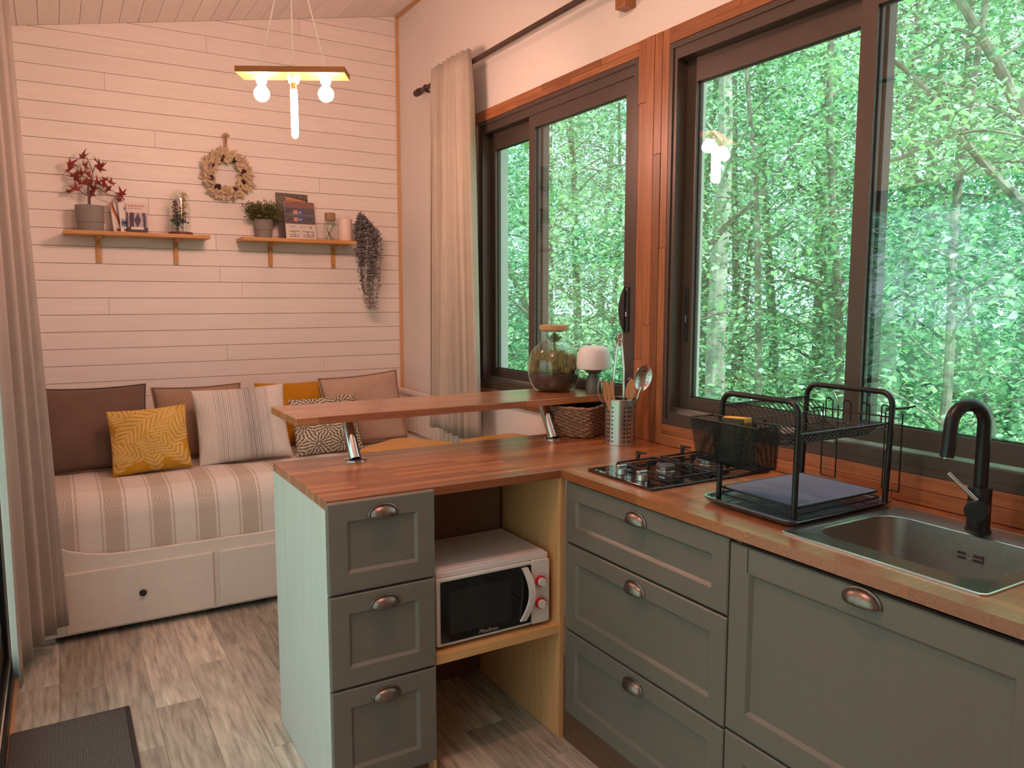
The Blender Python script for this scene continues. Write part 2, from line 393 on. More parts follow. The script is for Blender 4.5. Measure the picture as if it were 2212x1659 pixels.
# floor: planks run away from the camera
floor = struct('floor', G().box(XL-.1, XW+.1, YF-.1, YB+.1, -.12, -.012), M['subfloor'], smooth=False)
pw = .1545; ends = {0: [3.32], 1: [2.75, 3.95], 2: [3.03], 3: [3.32], 4: [2.55, 3.455], 5: [3.1, 3.75], 9: [2.02, 3.2], 8: [2.3], 7: [2.75], 6: [1.9, 3.3]}
x0 = -.062 - 2*pw
for c in range(16):
    a = max(XL, x0 + c*pw); b = min(XW, x0 + (c+1)*pw)
    if b - a < .005: continue
    es = [YF] + sorted(ends.get(c-2, [1.2 + .9*((c*0.37) % 1), 3.0 + .7*((c*.61) % 1)]) + [-.35 + .8*((c*.47) % 1)]) + [YB]
    for e0, e1 in zip(es[:-1], es[1:]):
        obj('plank', G().box(-(b-a)/2+.0004, (b-a)/2-.0004, -(e1-e0)/2+.0006, (e1-e0)/2-.0006, -.012, 0), M['floor'], floor, smooth=False, bevel=.0007).location = ((a+b)/2, (e0+e1)/2, 0)

# back wall: painted boards with open joints
wall_back = struct('wall_back', G().prism(clip_top([(XL-.1,0),(XW+.1,0),(XW+.1,4),(XL-.1,4)], lambda x: ceil_z(x)+.02), YB+.010, YB+.12, 'y'), M['gap'], smooth=False)
def zline(k): return 1.533 + .095*k
joints = {16: [.85], 15: [], 13: [.31], 5: [1.46], 4: [.86], 3: [.25], 2: [.875], 1: [1.0], 0: [.27], -1: [], -3: [.9], -6: [.28], -7: [.90], 8: [1.5], 10: [.55], 18: [1.4], 6: [.5], -4: [1.5]}
for k in range(-16, 22):
    z0, z1 = zline(k-1)+.0013, zline(k)-.0013
    if z1 < 0.02: continue
    xs = [XL] + joints.get(k, []) + [XW]
    for a, b in zip(xs[:-1], xs[1:]):
        poly = clip_top([(a+.0008, max(0, z0)), (b-.0008, max(0, z0)), (b-.0008, z1), (a+.0008, z1)], lambda x: ceil_z(x)-.0006)
        if len(poly) < 3: continue
        obj('board', G().prism(poly, YB-.002+.0012*random.random(), YB+.0095, 'y'), M['board'], wall_back, smooth=False)
# ceiling boards
ceiling = struct('ceiling', G().prism([(XL-.1, ceil_z(XL-.1)+.014), (XW+.1, ceil_z(XW+.1)+.014), (XW+.1, ceil_z(XW+.1)+.12), (XL-.1, ceil_z(XL-.1)+.12)], YF-.1, YB+.1, 'y'), M['gap'], smooth=False)
cx = -.085 - .096*2
while cx < XW:
    a, b = max(cx+.001, XL), min(cx+.095, XW); cx += .096
    if b-a < .01: continue
    obj('board', G().prism([(a, ceil_z(a)), (b, ceil_z(b)), (b, ceil_z(b)+.013), (a, ceil_z(a)+.013)], YF, YB-.0025, 'y'), M['ceilboard'], ceiling, smooth=False)
trim_1 = struct('trim_1', G().box(XW-.019, XW, YB-.016, YB-.003, 0, ceil_z(XW)-.004), M['edgebead'], smooth=False, bevel=.002)
trim_2 = struct('trim_2', G().box(XW-.016, XW, YF, YB-.017, ceil_z(XW)-.020, ceil_z(XW)-.0045), M['edgebead'], smooth=False)

# right wall with its two window openings
W1 = (2.46, 3.79, 1.045, 2.465); W2 = (.65, 2.27, 1.045, 2.465)
ys = [YF-.1, W2[0], W2[1], W1[0], W1[1], YB+.1]; zs = [0, W1[2], W1[3], 3.385]
wall_right = struct('wall_right', cells(ys, zs, lambda i, j: not (j == 1 and i in (1, 3)), XW, XW+.17, 'x'), M['wall'], smooth=False)
wall_front = struct('wall_front', G().prism(clip_top([(XL-.1,0),(XW+.1,0),(XW+.1,4),(XL-.1,4)], lambda x: ceil_z(x)+.02), YF-.12, YF, 'y'), M['wall'], smooth=False)
# left wall with the glazed sliding door
D = (.15, 3.62, 0.06, 2.18)
wall_left = struct('wall_left', cells([YF-.1, D[0], D[1], YB+.1], [0, D[2], D[3], 2.935], lambda i, j: not (i == 1 and j == 1), XL-.14, XL, 'x'), M['wall'], smooth=False)
door_1 = struct('door_1', None, loc=(XL-.06, D[0], D[2]))
obj('frame', cells([D[0], D[0]+.05, D[1]-.05, D[1]], [D[2], D[2]+.04, D[3]-.05, D[3]], lambda i, j: not (i == 1 and j == 1), XL-.10, XL-.005, 'x'), M['aludark'], door_1, smooth=False, world=True)
ym = (D[0]+D[1])/2
for (a, b, xx) in ((D[0]+.05, ym+.03, XL-.075), (ym-.03, D[1]-.05, XL-.035)):
    s = obj('door_leaf', cells([a, a+.06, b-.06, b], [D[2]+.04, D[2]+.13, D[3]-.12, D[3]-.05], lambda i, j: not (i == 1 and j == 1), xx-.016, xx+.016, 'x'), M['alu'], door_1, smooth=False, world=True)
    obj('glass_pane', G().box(xx-.006, xx+.006, a+.05, b-.05, D[2]+.12, D[3]-.11), M['glass'], s, smooth=False, world=True)
obj('threshold', G().box(XL-.1, XL+.012, D[0], D[1]+.2, 0.0, .058), M['blackplastic'], door_1, smooth=False, world=True)
obj('floor_strip', G().box(XL+.0125, XL+.024, D[0], D[1]+.2, 0.0005, .006), M['edgebead'], door_1, smooth=False, world=True)

# windows
def window(name, Wd, meet, handle_on):
    y0, y1, z0, z1 = Wd
    w = struct(name, None, loc=(XW+.03, (y0+y1)/2, z0))
    e = .001
    obj('frame', cells([y0+e, y0+.030, y1-.030, y1-e], [z0+e, z0+.045, z1-.055, z1-e], lambda i, j: not (i == 1 and j == 1), XW-.008, XW+.085, 'x'), M['alu'], w, smooth=False, bevel=.003, world=True)
    obj('frame_lip', cells([y0-.006, y0+.012, y1-.012, y1+.006], [z0-.006, z0+.014, z1-.014, z1+.006], lambda i, j: not (i == 1 and j == 1), XW-.014, XW-.0085, 'x'), M['alu'], w, smooth=False, bevel=.002, world=True)
    obj('track', G().box(XW+.012, XW+.020, y0+.03, y1-.03, z0+.0455, z0+.060), M['steel'], w, smooth=False, world=True)
    # outer leaf (far half), inner leaf (near half)
    for nm, a, b, xx, top, bot in (('outer', meet-.03, y1-.030, XW+.060, .085, .055), ('inner', y0+.030, meet+.028, XW+.014, .060, .055)):
        sl = .052; zz0, zz1 = z0+.0455, z1-.0555
        if nm == 'inner': zz0 += .015
        s = obj('sash', cells([a, a+sl, b-sl, b], [zz0, zz0+bot, zz1-top, zz1], lambda i, j: not (i == 1 and j == 1), xx-.017, xx+.017, 'x'), M['alu'], w, smooth=False, bevel=.003, world=True)
        obj('glass_pane', G().box(xx-.008, xx-.004, a+sl-.006, b-sl+.006, zz0+bot-.006, zz1-top+.006), M['glass'], s, smooth=False, world=True)
        obj('glass_pane', G().box(xx+.006, xx+.010, a+sl-.006, b-sl+.006, zz0+bot-.006, zz1-top+.006), M['glass'], s, smooth=False, world=True)
        obj('glazing_bead', cells([a+sl-.003, a+sl+.005, b-sl-.005, b-sl+.003], [zz0+bot-.003, zz0+bot+.005, zz1-top-.005, zz1-top+.003], lambda i, j: not (i == 1 and j == 1), xx-.003, xx+.005, 'x'), M['aludark'], s, smooth=False, world=True)
        if nm == handle_on:
            if nm == 'inner':   # bow handle
                yc = a+.020; g = G().prism([(yc-.008, 1.385), (yc+.012, 1.385), (yc+.012, 1.575), (yc-.008, 1.575)], xx-.024, xx-.0172, 'x')
                h = obj('handle', g, M['blackplastic'], s, bevel=.003, world=True)
                ol = [(yc+.0125, 1.385)] + [(yc+.0125+.036*math.sin(math.pi*i/12)**.8, 1.385+.19*i/12) for i in range(1, 12)] + [(yc+.0125, 1.575)]
                obj('grip', G().prism(ol, xx-.032, xx-.0185, 'x'), M['blackplastic'], s, world=True, bevel=.003)
                obj('screw', G().cyl((xx-.0272, yc+.002, 1.565), (xx-.0240, yc+.002, 1.565), .004, n=10), M['chrome'], s, world=True)
                obj('latch', G().box(xx-.029, xx-.0242, yc-.003, yc+.006, 1.452, 1.472), M['chrome'], s, smooth=False, bevel=.001, world=True)
            else:
                yc = b-.026
                h = obj('handle', G().prism(rrect(yc-.010, yc+.010, 1.36, 1.57, .009), xx-.022, xx-.0172, 'x'), M['blackplastic'], s, bevel=.0015, world=True)
                obj('finger_recess', G().prism(rrect(yc-.006, yc+.006, 1.41, 1.53, .005), xx-.0228, xx-.0221, 'x'), M['aludark'], s, world=True)
                obj('latch', G().box(xx-.026, xx-.0229, yc-.004, yc+.004, 1.435, 1.462), M['chrome'], s, smooth=False, bevel=.001, world=True)
    return w
window('window_1', W1, 3.262, 'inner')
window('window_2', W2, 1.452, 'outer')
obj('weather_strip', G().box(XW-.012, XW-.0085, 1.50, 2.19, W2[2]+.040, W2[2]+.045), M['steel'], bpy.data.objects['window_2'], smooth=False, world=True)

# varnished timber trim round the windows, made of short glued strips
def strips(name, rects, mat):
    r = struct(name, None, loc=(XW, (rects[0][0]+rects[0][1])/2, rects[0][2]))
    for (ya, yb, za, zb, pr) in rects:
        obj('strip', G().box(XW-pr, XW+.0, ya+.0005, yb-.0005, za+.0005, zb-.0005), mat, r, smooth=False, bevel=.0012, world=True)
    return r
p0 = .014
strips('trim_3', [(2.277, 2.315, .956, 1.72, .016), (2.277, 2.315, 1.72, 2.53, .015), (2.315, 2.358, .956, 2.08, .0175), (2.315, 2.358, 2.08, 2.53, .0165),
                  (2.358, 2.405, .956, 1.42, .016), (2.358, 2.405, 1.42, 2.53, .018), (2.405, 2.453, .956, 1.28, .0155), (2.405, 2.453, 1.28, 2.29, .0145), (2.405, 2.453, 2.29, 2.53, .016)], M['trim'])
strips('trim_4', [(2.453, 2.93, 2.472, 2.50, .016), (2.93, 3.40, 2.472, 2.50, .0175), (3.40, 3.83, 2.472, 2.50, .016), (2.453, 2.70, 2.50, 2.53, .0145), (2.70, 3.16, 2.50, 2.53, .0155), (3.16, 3.83, 2.50, 2.53, .0145)], M['trimh'])
strips('trim_5', [(.60, 1.40, 2.472, 2.50, .016), (1.40, 2.277, 2.472, 2.50, .0175), (.60, 1.93, 2.50, 2.53, .0145), (1.93, 2.277, 2.50, 2.53, .0155)], M['trimh'])
strips('trim_6', [(.60, 1.30, .956, .998, .018), (1.30, 2.277, .956, .998, .0185), (.60, 1.62, .998, 1.038, .0145), (1.62, 2.277, .998, 1.038, .0155)], M['trimh'])
strips('trim_7', [(2.453, 3.10, .965, 1.003, .016), (3.10, 3.83, .965, 1.003, .0165), (2.453, 3.45, 1.003, 1.038, .0145), (3.45, 3.83, 1.003, 1.038, .0155)], M['trimh'])

# ================================================================== KITCHEN
CT, TT = .955, .028
# --- worktops
wt = thing('worktop', 'glued oiled wood worktop of the peninsula carrying the raised bar shelf', 'worktop', (.63, 2.095, CT-TT))
obj('top', G().box(.63, XW-.002, 2.0952, 2.705, CT-TT, CT), M['worktop'], wt, smooth=False, bevel=.0018, world=True)
SX0, SX1, SY0, SY1 = 1.525, 1.935, .785, 1.222      # cut-out for the sink
wt2 = thing('worktop', 'oiled wood worktop under the windows holding the gas hob and sink', 'worktop', (1.43, 1.0, CT-TT))
obj('top', cells([1.43, SX0, SX1, XW-.002], [-.6, SY0, SY1, 2.0948], lambda i, j: not (i == 1 and j == 1), CT-TT, CT, 'z'), M['worktop2'], wt2, smooth=False, bevel=.0018, world=True)
# --- raised bar
bar = thing('bar_shelf', 'narrow raised wooden bar shelf on two slanted chrome posts', 'shelf', (.895, 2.604, CT))
BZ = 1.12
obj('shelf_board', G().box(.685, XW-.020, 2.595, 2.945, BZ-.027, BZ), M['bar'], bar, smooth=False, bevel=.0018, world=True)
for px, y0, y1 in ((.895, 2.604, 2.69), (1.735, 2.595, 2.675)):
    p = obj('post', G().cyl((px, y0, CT+.002), (px, y1, BZ-.0275), .0215, n=28), M['chrome'], bar, world=True)
    obj('post_flange', G().lathe([(.040, .0002), (.040, .003), (.034, .005), (.022, .006)], (px, y0, CT), 28), M['chrome'], p, world=True)

# --- shaker fronts and cup pulls (built facing -y, origin at lower left front corner)
def front_mesh(w, h, fw=.056, t=.02, rec=.009, sl=.009, bv=.003):
    g = G(); n = 4
    loops = [(bv, 0), (0, bv), (0, t)]
    def ring(ins, y): return [(ins, y, ins), (w-ins, y, ins), (w-ins, y, h-ins), (ins, y, h-ins)]
    L = [ring(0, t), ring(0, bv), ring(bv, 0), ring(fw, 0), ring(fw+sl*.4, rec*.35), ring(fw+sl, rec)]
    vs = [p for r in L for p in r]; fs = [(0,1,2,3)]
    for k in range(len(L)-1):
        for i in range(4):
            j = (i+1) % 4; fs.append((k*4+i, (k+1)*4+i, (k+1)*4+j, k*4+j))
    e = (len(L)-1)*4; fs.append((e+3, e+2, e+1, e)); fs = [f[::-1] for f in fs]
    return g.add(vs, fs)
def pull_mesh(a=.041, d=.021, h=.029):
    g = G().grid(lambda u, v: (a*math.cos(math.pi*u), -d*(math.sin(math.pi*u)**.8)*math.sin(v*math.pi*.52), h*(math.sin(math.pi*u)**.8)*math.cos(v*math.pi*.52)), 25, 9)
    g.tube([((a+.003)*math.cos(math.pi*i/24), -.0012, (h+.004)*(math.sin(math.pi*i/24)**.8)) for i in range(25)], .0022, 6)
    return g
PULL = mesh_of('cup_pull', pull_mesh()); PULL.materials.append(M['pewter'])
def front(parent, name, loc, rotz, w, h, pull_x=None, fw=.056, pull_dz=.032):
    o = obj(name, front_mesh(w, h, fw), M['grey'], parent, ang=25)
    o.location = Vector(loc) - parent.location; o.rotation_euler = (0, 0, rotz)
    if pull_x is not None:
        p = obj('cup_handle', PULL, None, o, solid=.0025); p.location = (pull_x, -.001, h-pull_dz-.020); p['label'] = 'antique pewter cup handle'
    return o
# peninsula drawer unit
pu = thing('drawer_cabinet', 'narrow cabinet of three grey shaker drawers with a pale end panel', 'cabinet', (.628, 2.1, 0))
obj('end_panel', G().box(.628, .646, 2.094, 2.700, .001, CT-TT-.0005), M['panelwhite'], pu, smooth=False, bevel=.001, world=True)
obj('carcass', G().box(.6465, .955, 2.098, 2.690, .09, CT-TT-.0005), M['pine'], pu, smooth=False, world=True)
obj('kickboard', G().box(.6465, .955, 2.14, 2.155, .001, .0895), M['plinth'], pu, smooth=False, world=True)
for z0, z1 in ((.683, .950), (.398, .676), (.085, .391)):
    front(pu, 'drawer', (.627, 2.0735, z0), 0, .330, z1-z0, .165)
# open microwave unit
nu = thing('open_shelf_unit', 'open pine unit holding the microwave between the drawer cabinets', 'cabinet', (.957, 2.1, 0))
obj('side_panel', G().box(.9555, .9685, 2.102, 2.690, .001, CT-TT-.0005), M['pine'], nu, smooth=False, world=True)
obj('side_panel', G().box(1.432, 1.450, 2.096, 2.690, .001, CT-TT-.0005), M['pine'], nu, smooth=False, world=True)
obj('shelf', G().box(.969, 1.4315, 2.100, 2.46, .382, .412), M['pineh'], nu, smooth=False, bevel=.001, world=True)
obj('back_panel', G().box(.969, 1.405, 2.462, 2.470, .383, CT-TT-.0005), M['hardboard'], nu, smooth=False, world=True)
obj('rear_board', G().box(.969, 1.4315, 2.672, 2.688, .001, CT-TT-.0005), M['plinth'], nu, smooth=False, world=True)
# window side drawer unit, facing the room (-x)
du = thing('drawer_cabinet', 'wide cabinet of three grey shaker drawers beneath the gas hob', 'cabinet', (1.45, 1.7, 0))
for a, b in ((2.055, 2.073), (1.349, 1.365)):
    obj('side_panel', G().box(1.4605, 2.03, a, b, .115, CT-TT-.0005), M['pine'], du, smooth=False, world=True)
obj('kickboard', G().box(1.448, 1.462, 1.349, 2.088, .001, .114), M['plinth'], du, smooth=False, world=True)
for z0, z1 in ((.716, .920), (.413, .709), (.115, .406)):
    front(du, 'drawer', (1.438, 2.073, z0), R(-90), .724, z1-z0, .362)
# sink unit
su = thing('sink_cabinet', 'sink cabinet with one large grey shaker front above a lower one', 'cabinet', (1.45, .98, 0))
for a, b in ((1.328, 1.344), (.600, .616)):
    obj('side_panel', G().box(1.4605, 2.03, a, b, .115, CT-TT-.0005), M['pine'], su, smooth=False, world=True)
obj('kickboard', G().box(1.448, 1.462, .596, 1.3485, .001, .114), M['plinth'], su, smooth=False, world=True)
front(su, 'door', (1.438, 1.3445, .420), R(-90), .745, .493, .372, fw=.064, pull_dz=.012)
obj('stile_joint', G().box(1.4365, 1.4375, 1.2848, 1.2860, .850, .911), M['ink'], su, smooth=False, world=True)
front(su, 'drawer', (1.438, 1.3445, .115), R(-90), .745, .298, .372, fw=.064)
bu = thing('base_cabinet', 'grey shaker base cabinet beyond the sink cabinet', 'cabinet', (1.45, .1, 0))
obj('carcass', G().box(1.4605, 2.03, -.595, .594, .115, CT-TT-.0005), M['pine'], bu, smooth=False, world=True)
obj('kickboard', G().box(1.448, 1.462, -.595, .594, .001, .114), M['plinth'], bu, smooth=False, world=True)
for i in range(2): front(bu, 'door', (1.438, .594-.596*i, .115), R(-90), .592, .805, .296)

# --- microwave
mw = thing('microwave', 'white microwave oven with black glass door and two red dials', 'microwave', (1.195, 2.125, .412))
X0, X1, Z0, Z1, YM = .984, 1.408, .424, .668, 2.1265
g = G().prism(rrect(X0, X1, Z0, Z1, .010), YM+.022, YM+.315, 'y')
obj('housing', g, M['white'], mw, bevel=.002, world=True)
obj('front_frame', G().prism(rrect(X0, 1.336, Z0, Z1-.022, .008), YM, YM+.0215, 'y'), M['white'], mw, bevel=.003, world=True)
obj('top_lip', G().prism([(X0+.002, Z1-.0215), (X1-.002, Z1-.0215), (X1-.002, Z1-.004), (X0+.002, Z1-.004)], YM+.008, YM+.0215, 'y'), M['white'], mw, bevel=.002, world=True)
obj('door_glass', G().prism(rrect(X0+.013, 1.333, Z0+.010, Z1-.032, .004), YM-.0028, YM-.0002, 'y'), M['blackgloss'], mw, world=True)
obj('viewing_mesh', G().prism(rrect(X0+.045, 1.255, Z0+.035, Z1-.066, .006), YM-.0032, YM-.0029, 'y'), plain('door mesh', (.016,.015,.015), .35), mw, world=True)
cp = obj('control_panel', G().prism(rrect(1.3365, X1, Z0, Z1-.022, .008), YM-.001, YM+.0215, 'y'), M['white'], mw, bevel=.002, world=True)
for zk in (.573, .496):
    k = obj('dial', G().cyl((1.369, YM-.0012, zk), (1.369, YM-.014, zk), .0195, .0185, 28), M['red'], mw, world=True)
    obj('dial_cap', G().cyl((1.369, YM-.0142, zk), (1.369, YM-.0215, zk), .0150, .0145, 28), M['white'], k, world=True)
    obj('pointer', G().box(1.3795, 1.3835, YM-.0222, YM-.0216, zk-.001, zk+.001), M['red'], k, smooth=False, world=True)
    tk = G()
    for i in range(11):
        a = R(-60 + 300*i/10); s = .0012
        c = (1.369 + .0255*math.cos(a), zk + .0255*math.sin(a))
        if abs(c[0]-1.369) < .034: tk.box(c[0]-s, c[0]+s, YM-.0014, YM-.0011, c[1]-s*.6, c[1]+s*.6)
    obj('dial_marks', tk, M['ink'], cp, smooth=False, world=True)
hp = [(1.300+.022*math.sin(math.pi*i/12)+.006*i/12, YM-.006-.018*math.sin(math.pi*i/12), .4475+.183*i/12) for i in range(13)]
g = G()
for i in range(12):
    (xa, ya, za), (xb, yb, zb) = hp[i], hp[i+1]
    q = []
    for (x, y, z) in (hp[i], hp[i+1]): q += [(x-.011, y+.004, z), (x+.011, y+.004, z), (x+.011, y-.005, z), (x-.011, y-.005, z)]
    g.add(q, [(0,1,5,4), (1,2,6,5), (2,3,7,6), (3,0,4,7)] + ([(3,2,1,0)] if i == 0 else []) + ([(4,5,6,7)] if i == 11 else []))
obj('door_handle', g, M['white'], mw, world=True, label='white curved pull handle')
lt = text_mesh('Moulinex', .019, shear=.25); lt.materials.append(plain('silver print', (.38,.36,.36), .4))
l = obj('logo', lt, None, mw); l.rotation_euler = (R(90), 0, 0); l.location = (1.168-1.195, YM-.0036-2.125, .4395-.412)
fe = G()
for fx in (X0+.03, X1-.03):
    for fy in (YM+.04, YM+.28): obj('foot', G().cyl((fx, fy, .4122), (fx, fy, .4245), .012, n=14), M['blackplastic'], mw, world=True)

# --- gas hob
HX0, HX1, HY0, HY1 = 1.497, 2.008, 1.712, 2.036
hb = thing('gas_hob', 'two burner black glass gas hob with silver knobs', 'hob', (1.75, 1.87, CT))
obj('glass_plate', G().prism(rrect(HX0, HX1, HY0, HY1, .008), CT+.0005, CT+.0085, 'z'), M['blackgloss'], hb, bevel=.002, world=True)
hz = CT+.0085
for yk in (1.915, 1.815):
    k = obj('knob', G().cyl((1.545, yk, hz+.0002), (1.545, yk, hz+.018), .0185, .0170, 24), M['knobchrome'], hb, world=True)
    obj('knob_grip', G().box(1.528, 1.562, yk-.0075, yk+.0075, hz+.0182, hz+.030), M['knobchrome'], k, bevel=.002, world=True)
    obj('knob_ring', G().lathe([(.0205, .0001), (.0205, .0010)], (1.545, yk, hz), 24), M['blackplastic'], k, world=True)
for q in ((1.508, 1.512, 1.955, 1.967), (1.508, 1.512, 1.975, 1.987), (1.508, 1.512, 1.995, 2.007), (1.52, 1.535, 1.955, 1.957), (1.525, 1.54, 1.86, 1.862)): obj('printed_mark', G().box(*q, hz+.0001, hz+.0003), M['paper'], hb, smooth=False, world=True)
for bx, by, br, half in ((1.690, 1.868, .030, .080), (1.893, 1.872, .048, .090)):
    b = obj('burner', G().lathe([(br*1.05, .0002), (br*1.05, .004), (br*.9, .006), (br*.9, .018)], (bx, by, hz), 32), M['steel'], hb, world=True)
    obj('burner_cap', G().lathe([(br*.96, .0182), (br*1.0, .020), (br*.97, .024), (br*.7, .0255)], (bx, by, hz), 32), M['burnercap'], b, world=True)
    obj('burner_slots', G().lathe([(br*.905, .0085), (br*.905, .0105)], (bx, by, hz), 32, False, False), M['ink'], b, world=True)
    xa, xb, ya, yb = bx-half, bx+half, HY0+.032, HY1-.022
    gr = G()
    for p, q in (((xa,ya),(xb,ya)), ((xb,ya),(xb,yb)), ((xb,yb),(xa,yb)), ((xa,yb),(xa,ya))):
        n = 1
        gr.box(min(p[0],q[0])-.0035, max(p[0],q[0])+.0035, min(p[1],q[1])-.0035, max(p[1],q[1])+.0035, hz+.008, hz+.015)
    for p in ((xa,ya),(xb,ya),(xa,yb),(xb,yb)): gr.box(p[0]-.006, p[0]+.006, p[1]-.006, p[1]+.006, hz+.0002, hz+.009)
    s = obj('pan_support', gr, M['castiron'], hb, smooth=False, bevel=.002, world=True)
    for k, (dx, dy) in enumerate(((-1, 0), (1, 0), (0, -1), (0, 1))):
        e = Vector((bx + dx*half, by + dy*(yb-ya)/2 if dy else by, 0))
        if dy: e = Vector((bx, yb if dy > 0 else ya, 0))
        i = Vector((bx + dx*br*1.05, by + dy*br*1.05, 0)); i = e + (i-e).normalized()*min(.048, (i-e).length)
        t = .0035
        d = (i-e).normalized(); nrm = Vector((-d.y, d.x, 0))*t
        prof = [(0, .012), (0, .044), ((i-e).length, .044), ((i-e).length, .040), (.016, .034), (.009, .012)]
        vs = [tuple(e + d*u + nrm + Vector((0,0,hz+h))) for u, h in prof] + [tuple(e + d*u - nrm + Vector((0,0,hz+h))) for u, h in prof]
        n = len(prof); fs = [tuple(range(n)), tuple(range(n, 2*n))[::-1]] + [(a, n+a, n+(a+1) % n, (a+1) % n) for a in range(n)]
        obj('prong', G().add(vs, fs), M['castiron'], s, smooth=False, world=True)

# --- sink and tap
sk = thing('kitchen_sink', 'stainless steel inset sink with rounded rectangular basin', 'sink', (1.73, 1.0, CT))
RX0, RX1, RY0, RY1 = 1.500, 1.972, .758, 1.247
BX0, BX1, BY0, BY1 = 1.572, 1.872, .802, 1.206
zr = CT+.004
def ringlist(*specs):
    n = len(specs[0]); g = G(); vs = [p for s_ in specs for p in s_]
    fs = [(k*n+i, k*n+(i+1) % n, (k+1)*n+(i+1) % n, (k+1)*n+i) for k in range(len(specs)-1) for i in range(n)]
    return g.add(vs, fs)
def rr3(x0, x1, y0, y1, r, z): return [(x, y, z) for x, y in rrect(x0, x1, y0, y1, r, 6)]
g = ringlist(rr3(RX0, RX1, RY0, RY1, .018, CT+.0004), rr3(RX0, RX1, RY0, RY1, .018, zr-.0005), rr3(RX0+.003, RX1-.003, RY0+.003, RY1-.003, .016, zr+.0005), rr3(RX0+.006, RX1-.006, RY0+.006, RY1-.006, .014, zr-.001),
             rr3(BX0-.006, BX1+.006, BY0-.006, BY1+.006, .062, zr-.001), rr3(BX0-.001, BX1+.001, BY0-.001, BY1+.001, .060, zr-.003))
obj('rim', g, M['steel'], sk, world=True, ang=30)
zb = CT-.165
g = ringlist(rr3(BX0, BX1, BY0, BY1, .058, zr-.0035), rr3(BX0+.006, BX1-.006, BY0+.006, BY1-.006, .056, zb+.030), rr3(BX0+.014, BX1-.014, BY0+.014, BY1-.014, .05, zb+.008), rr3(BX0+.035, BX1-.035, BY0+.035, BY1-.035, .04, zb))
n4 = len(rr3(0,1,0,1,.1,0)); g.f.append(tuple(range(3*n4, 4*n4)))
obj('basin', g, M['steeldark'], sk, world=True, ang=60)
obj('drain', G().lathe([(.042, .0006), (.042, .0025), (.034, .0025), (.030, .0008), (.012, .0008)], ((BX0+BX1)/2, 1.0, zb), 28), M['steel'], sk, world=True)
ov = obj('overflow', G().prism(rrect(.955, 1.015, CT-.062, CT-.040, .003), BX1-.0062, BX1-.0050, 'x'), M['steeldark'], sk, world=True)
for dy in (-.019, .019):
    for dz in (-.0055, .0055): obj('overflow_slot', G().prism(rrect(.985+dy-.011, .985+dy+.011, CT-.051+dz-.0032, CT-.051+dz+.0032, .003), BX1-.0068, BX1-.0063, 'x'), M['ink'], ov, world=True)
obj('overflow_screw', G().cyl((BX1-.0085, .985, CT-.051), (BX1-.0063, .985, CT-.051), .0055, n=12), M['chrome'], ov, world=True)
tp = thing('kitchen_tap', 'matte black swan neck mixer tap with slim steel lever', 'tap', (1.922, 1.0, zr-.001))
tx, ty, tz = 1.922, 1.0, zr-.001
obj('body', G().lathe([(.029, .0002), (.029, .004), (.0260, .006), (.0260, .108), (.0250, .1095), (.0165, .1095)], (tx, ty, tz), 32), M['black'], tp, world=True)
rA = .049; ac = tz+.264; dirv = Vector((-.96, .28, 0)).normalized()
pts = [(tx, ty, tz+.109), (tx, ty, tz+.19)] + [tuple(Vector((tx, ty, ac)) + dirv*(rA - rA*math.cos(math.pi*i/16)) + Vector((0, 0, rA*math.sin(math.pi*i/16)))) for i in range(17)]
e = Vector(pts[-1]); pts.append(tuple(e + Vector((0, 0, -.055)) + dirv*.004))
pts.append(tuple(e + Vector((0, 0, -.075)) + dirv*.007))
obj('spout', G().tube(pts, .0158, 22), M['black'], tp, world=True)
e2 = Vector(pts[-1]); obj('aerator', G().cyl(tuple(e2 + Vector((0,0,.0))), tuple(e2 + Vector((0,0,-.003))), .0130, n=20), M['chrome'], tp, world=True)
hc = Vector((tx, ty, tz+.060)); hd = Vector((-.93, -.36, 0)).normalized()
vb = obj('valve', G().cyl(tuple(hc + hd*.020), tuple(hc + hd*.060), .0255, n=28), M['black'], tp, world=True, bevel=.002)
lv0 = hc + hd*.046 + Vector((0,0,.0235)); lv1 = lv0 + Vector((-.020, .062, .058))
obj('lever', G().cyl(tuple(lv0), tuple(lv1), .0052, n=14), M['steel'], tp, world=True)

# --- dish rack on its drip tray
TX0, TX1, TY0, TY1 = 1.535, 1.962, 1.238, 1.556
tr = thing('drip_tray', 'black ridged drip tray under the dish rack overlapping the sink rim', 'tray', (1.75, 1.4, zr+.001))
tz0 = zr+.0015
g = ringlist(rr3(TX0+.012, TX1-.012, TY0+.012, TY1-.012, .02, tz0), rr3(TX0, TX1, TY0, TY1, .03, tz0+.012), rr3(TX0, TX1, TY0, TY1, .03, tz0+.016), rr3(TX0+.008, TX1-.008, TY0+.008, TY1-.008, .024, tz0+.016), rr3(TX0+.014, TX1-.014, TY0+.014, TY1-.014, .02, tz0+.006))
g.f.append(tuple(range(n4))[::-1]); g.f.append(tuple(range(4*n4, 5*n4)))
obj('tray_shell', g, M['blueblack'], tr, world=True, ang=30)
for i in range(26):
    y = TY0+.03 + i*(TY1-TY0-.06)/25
    obj('ridge', G().box(TX0+.02, TX1-.02, y-.0028, y+.0028, tz0+.0062, tz0+.0095), M['blueblack'], tr, smooth=False, bevel=.001, world=True)
rk = thing('dish_rack', 'black two tier wire dish rack with arched tube ends beside the sink', 'dish rack', (1.75, 1.4, tz0+.0065))
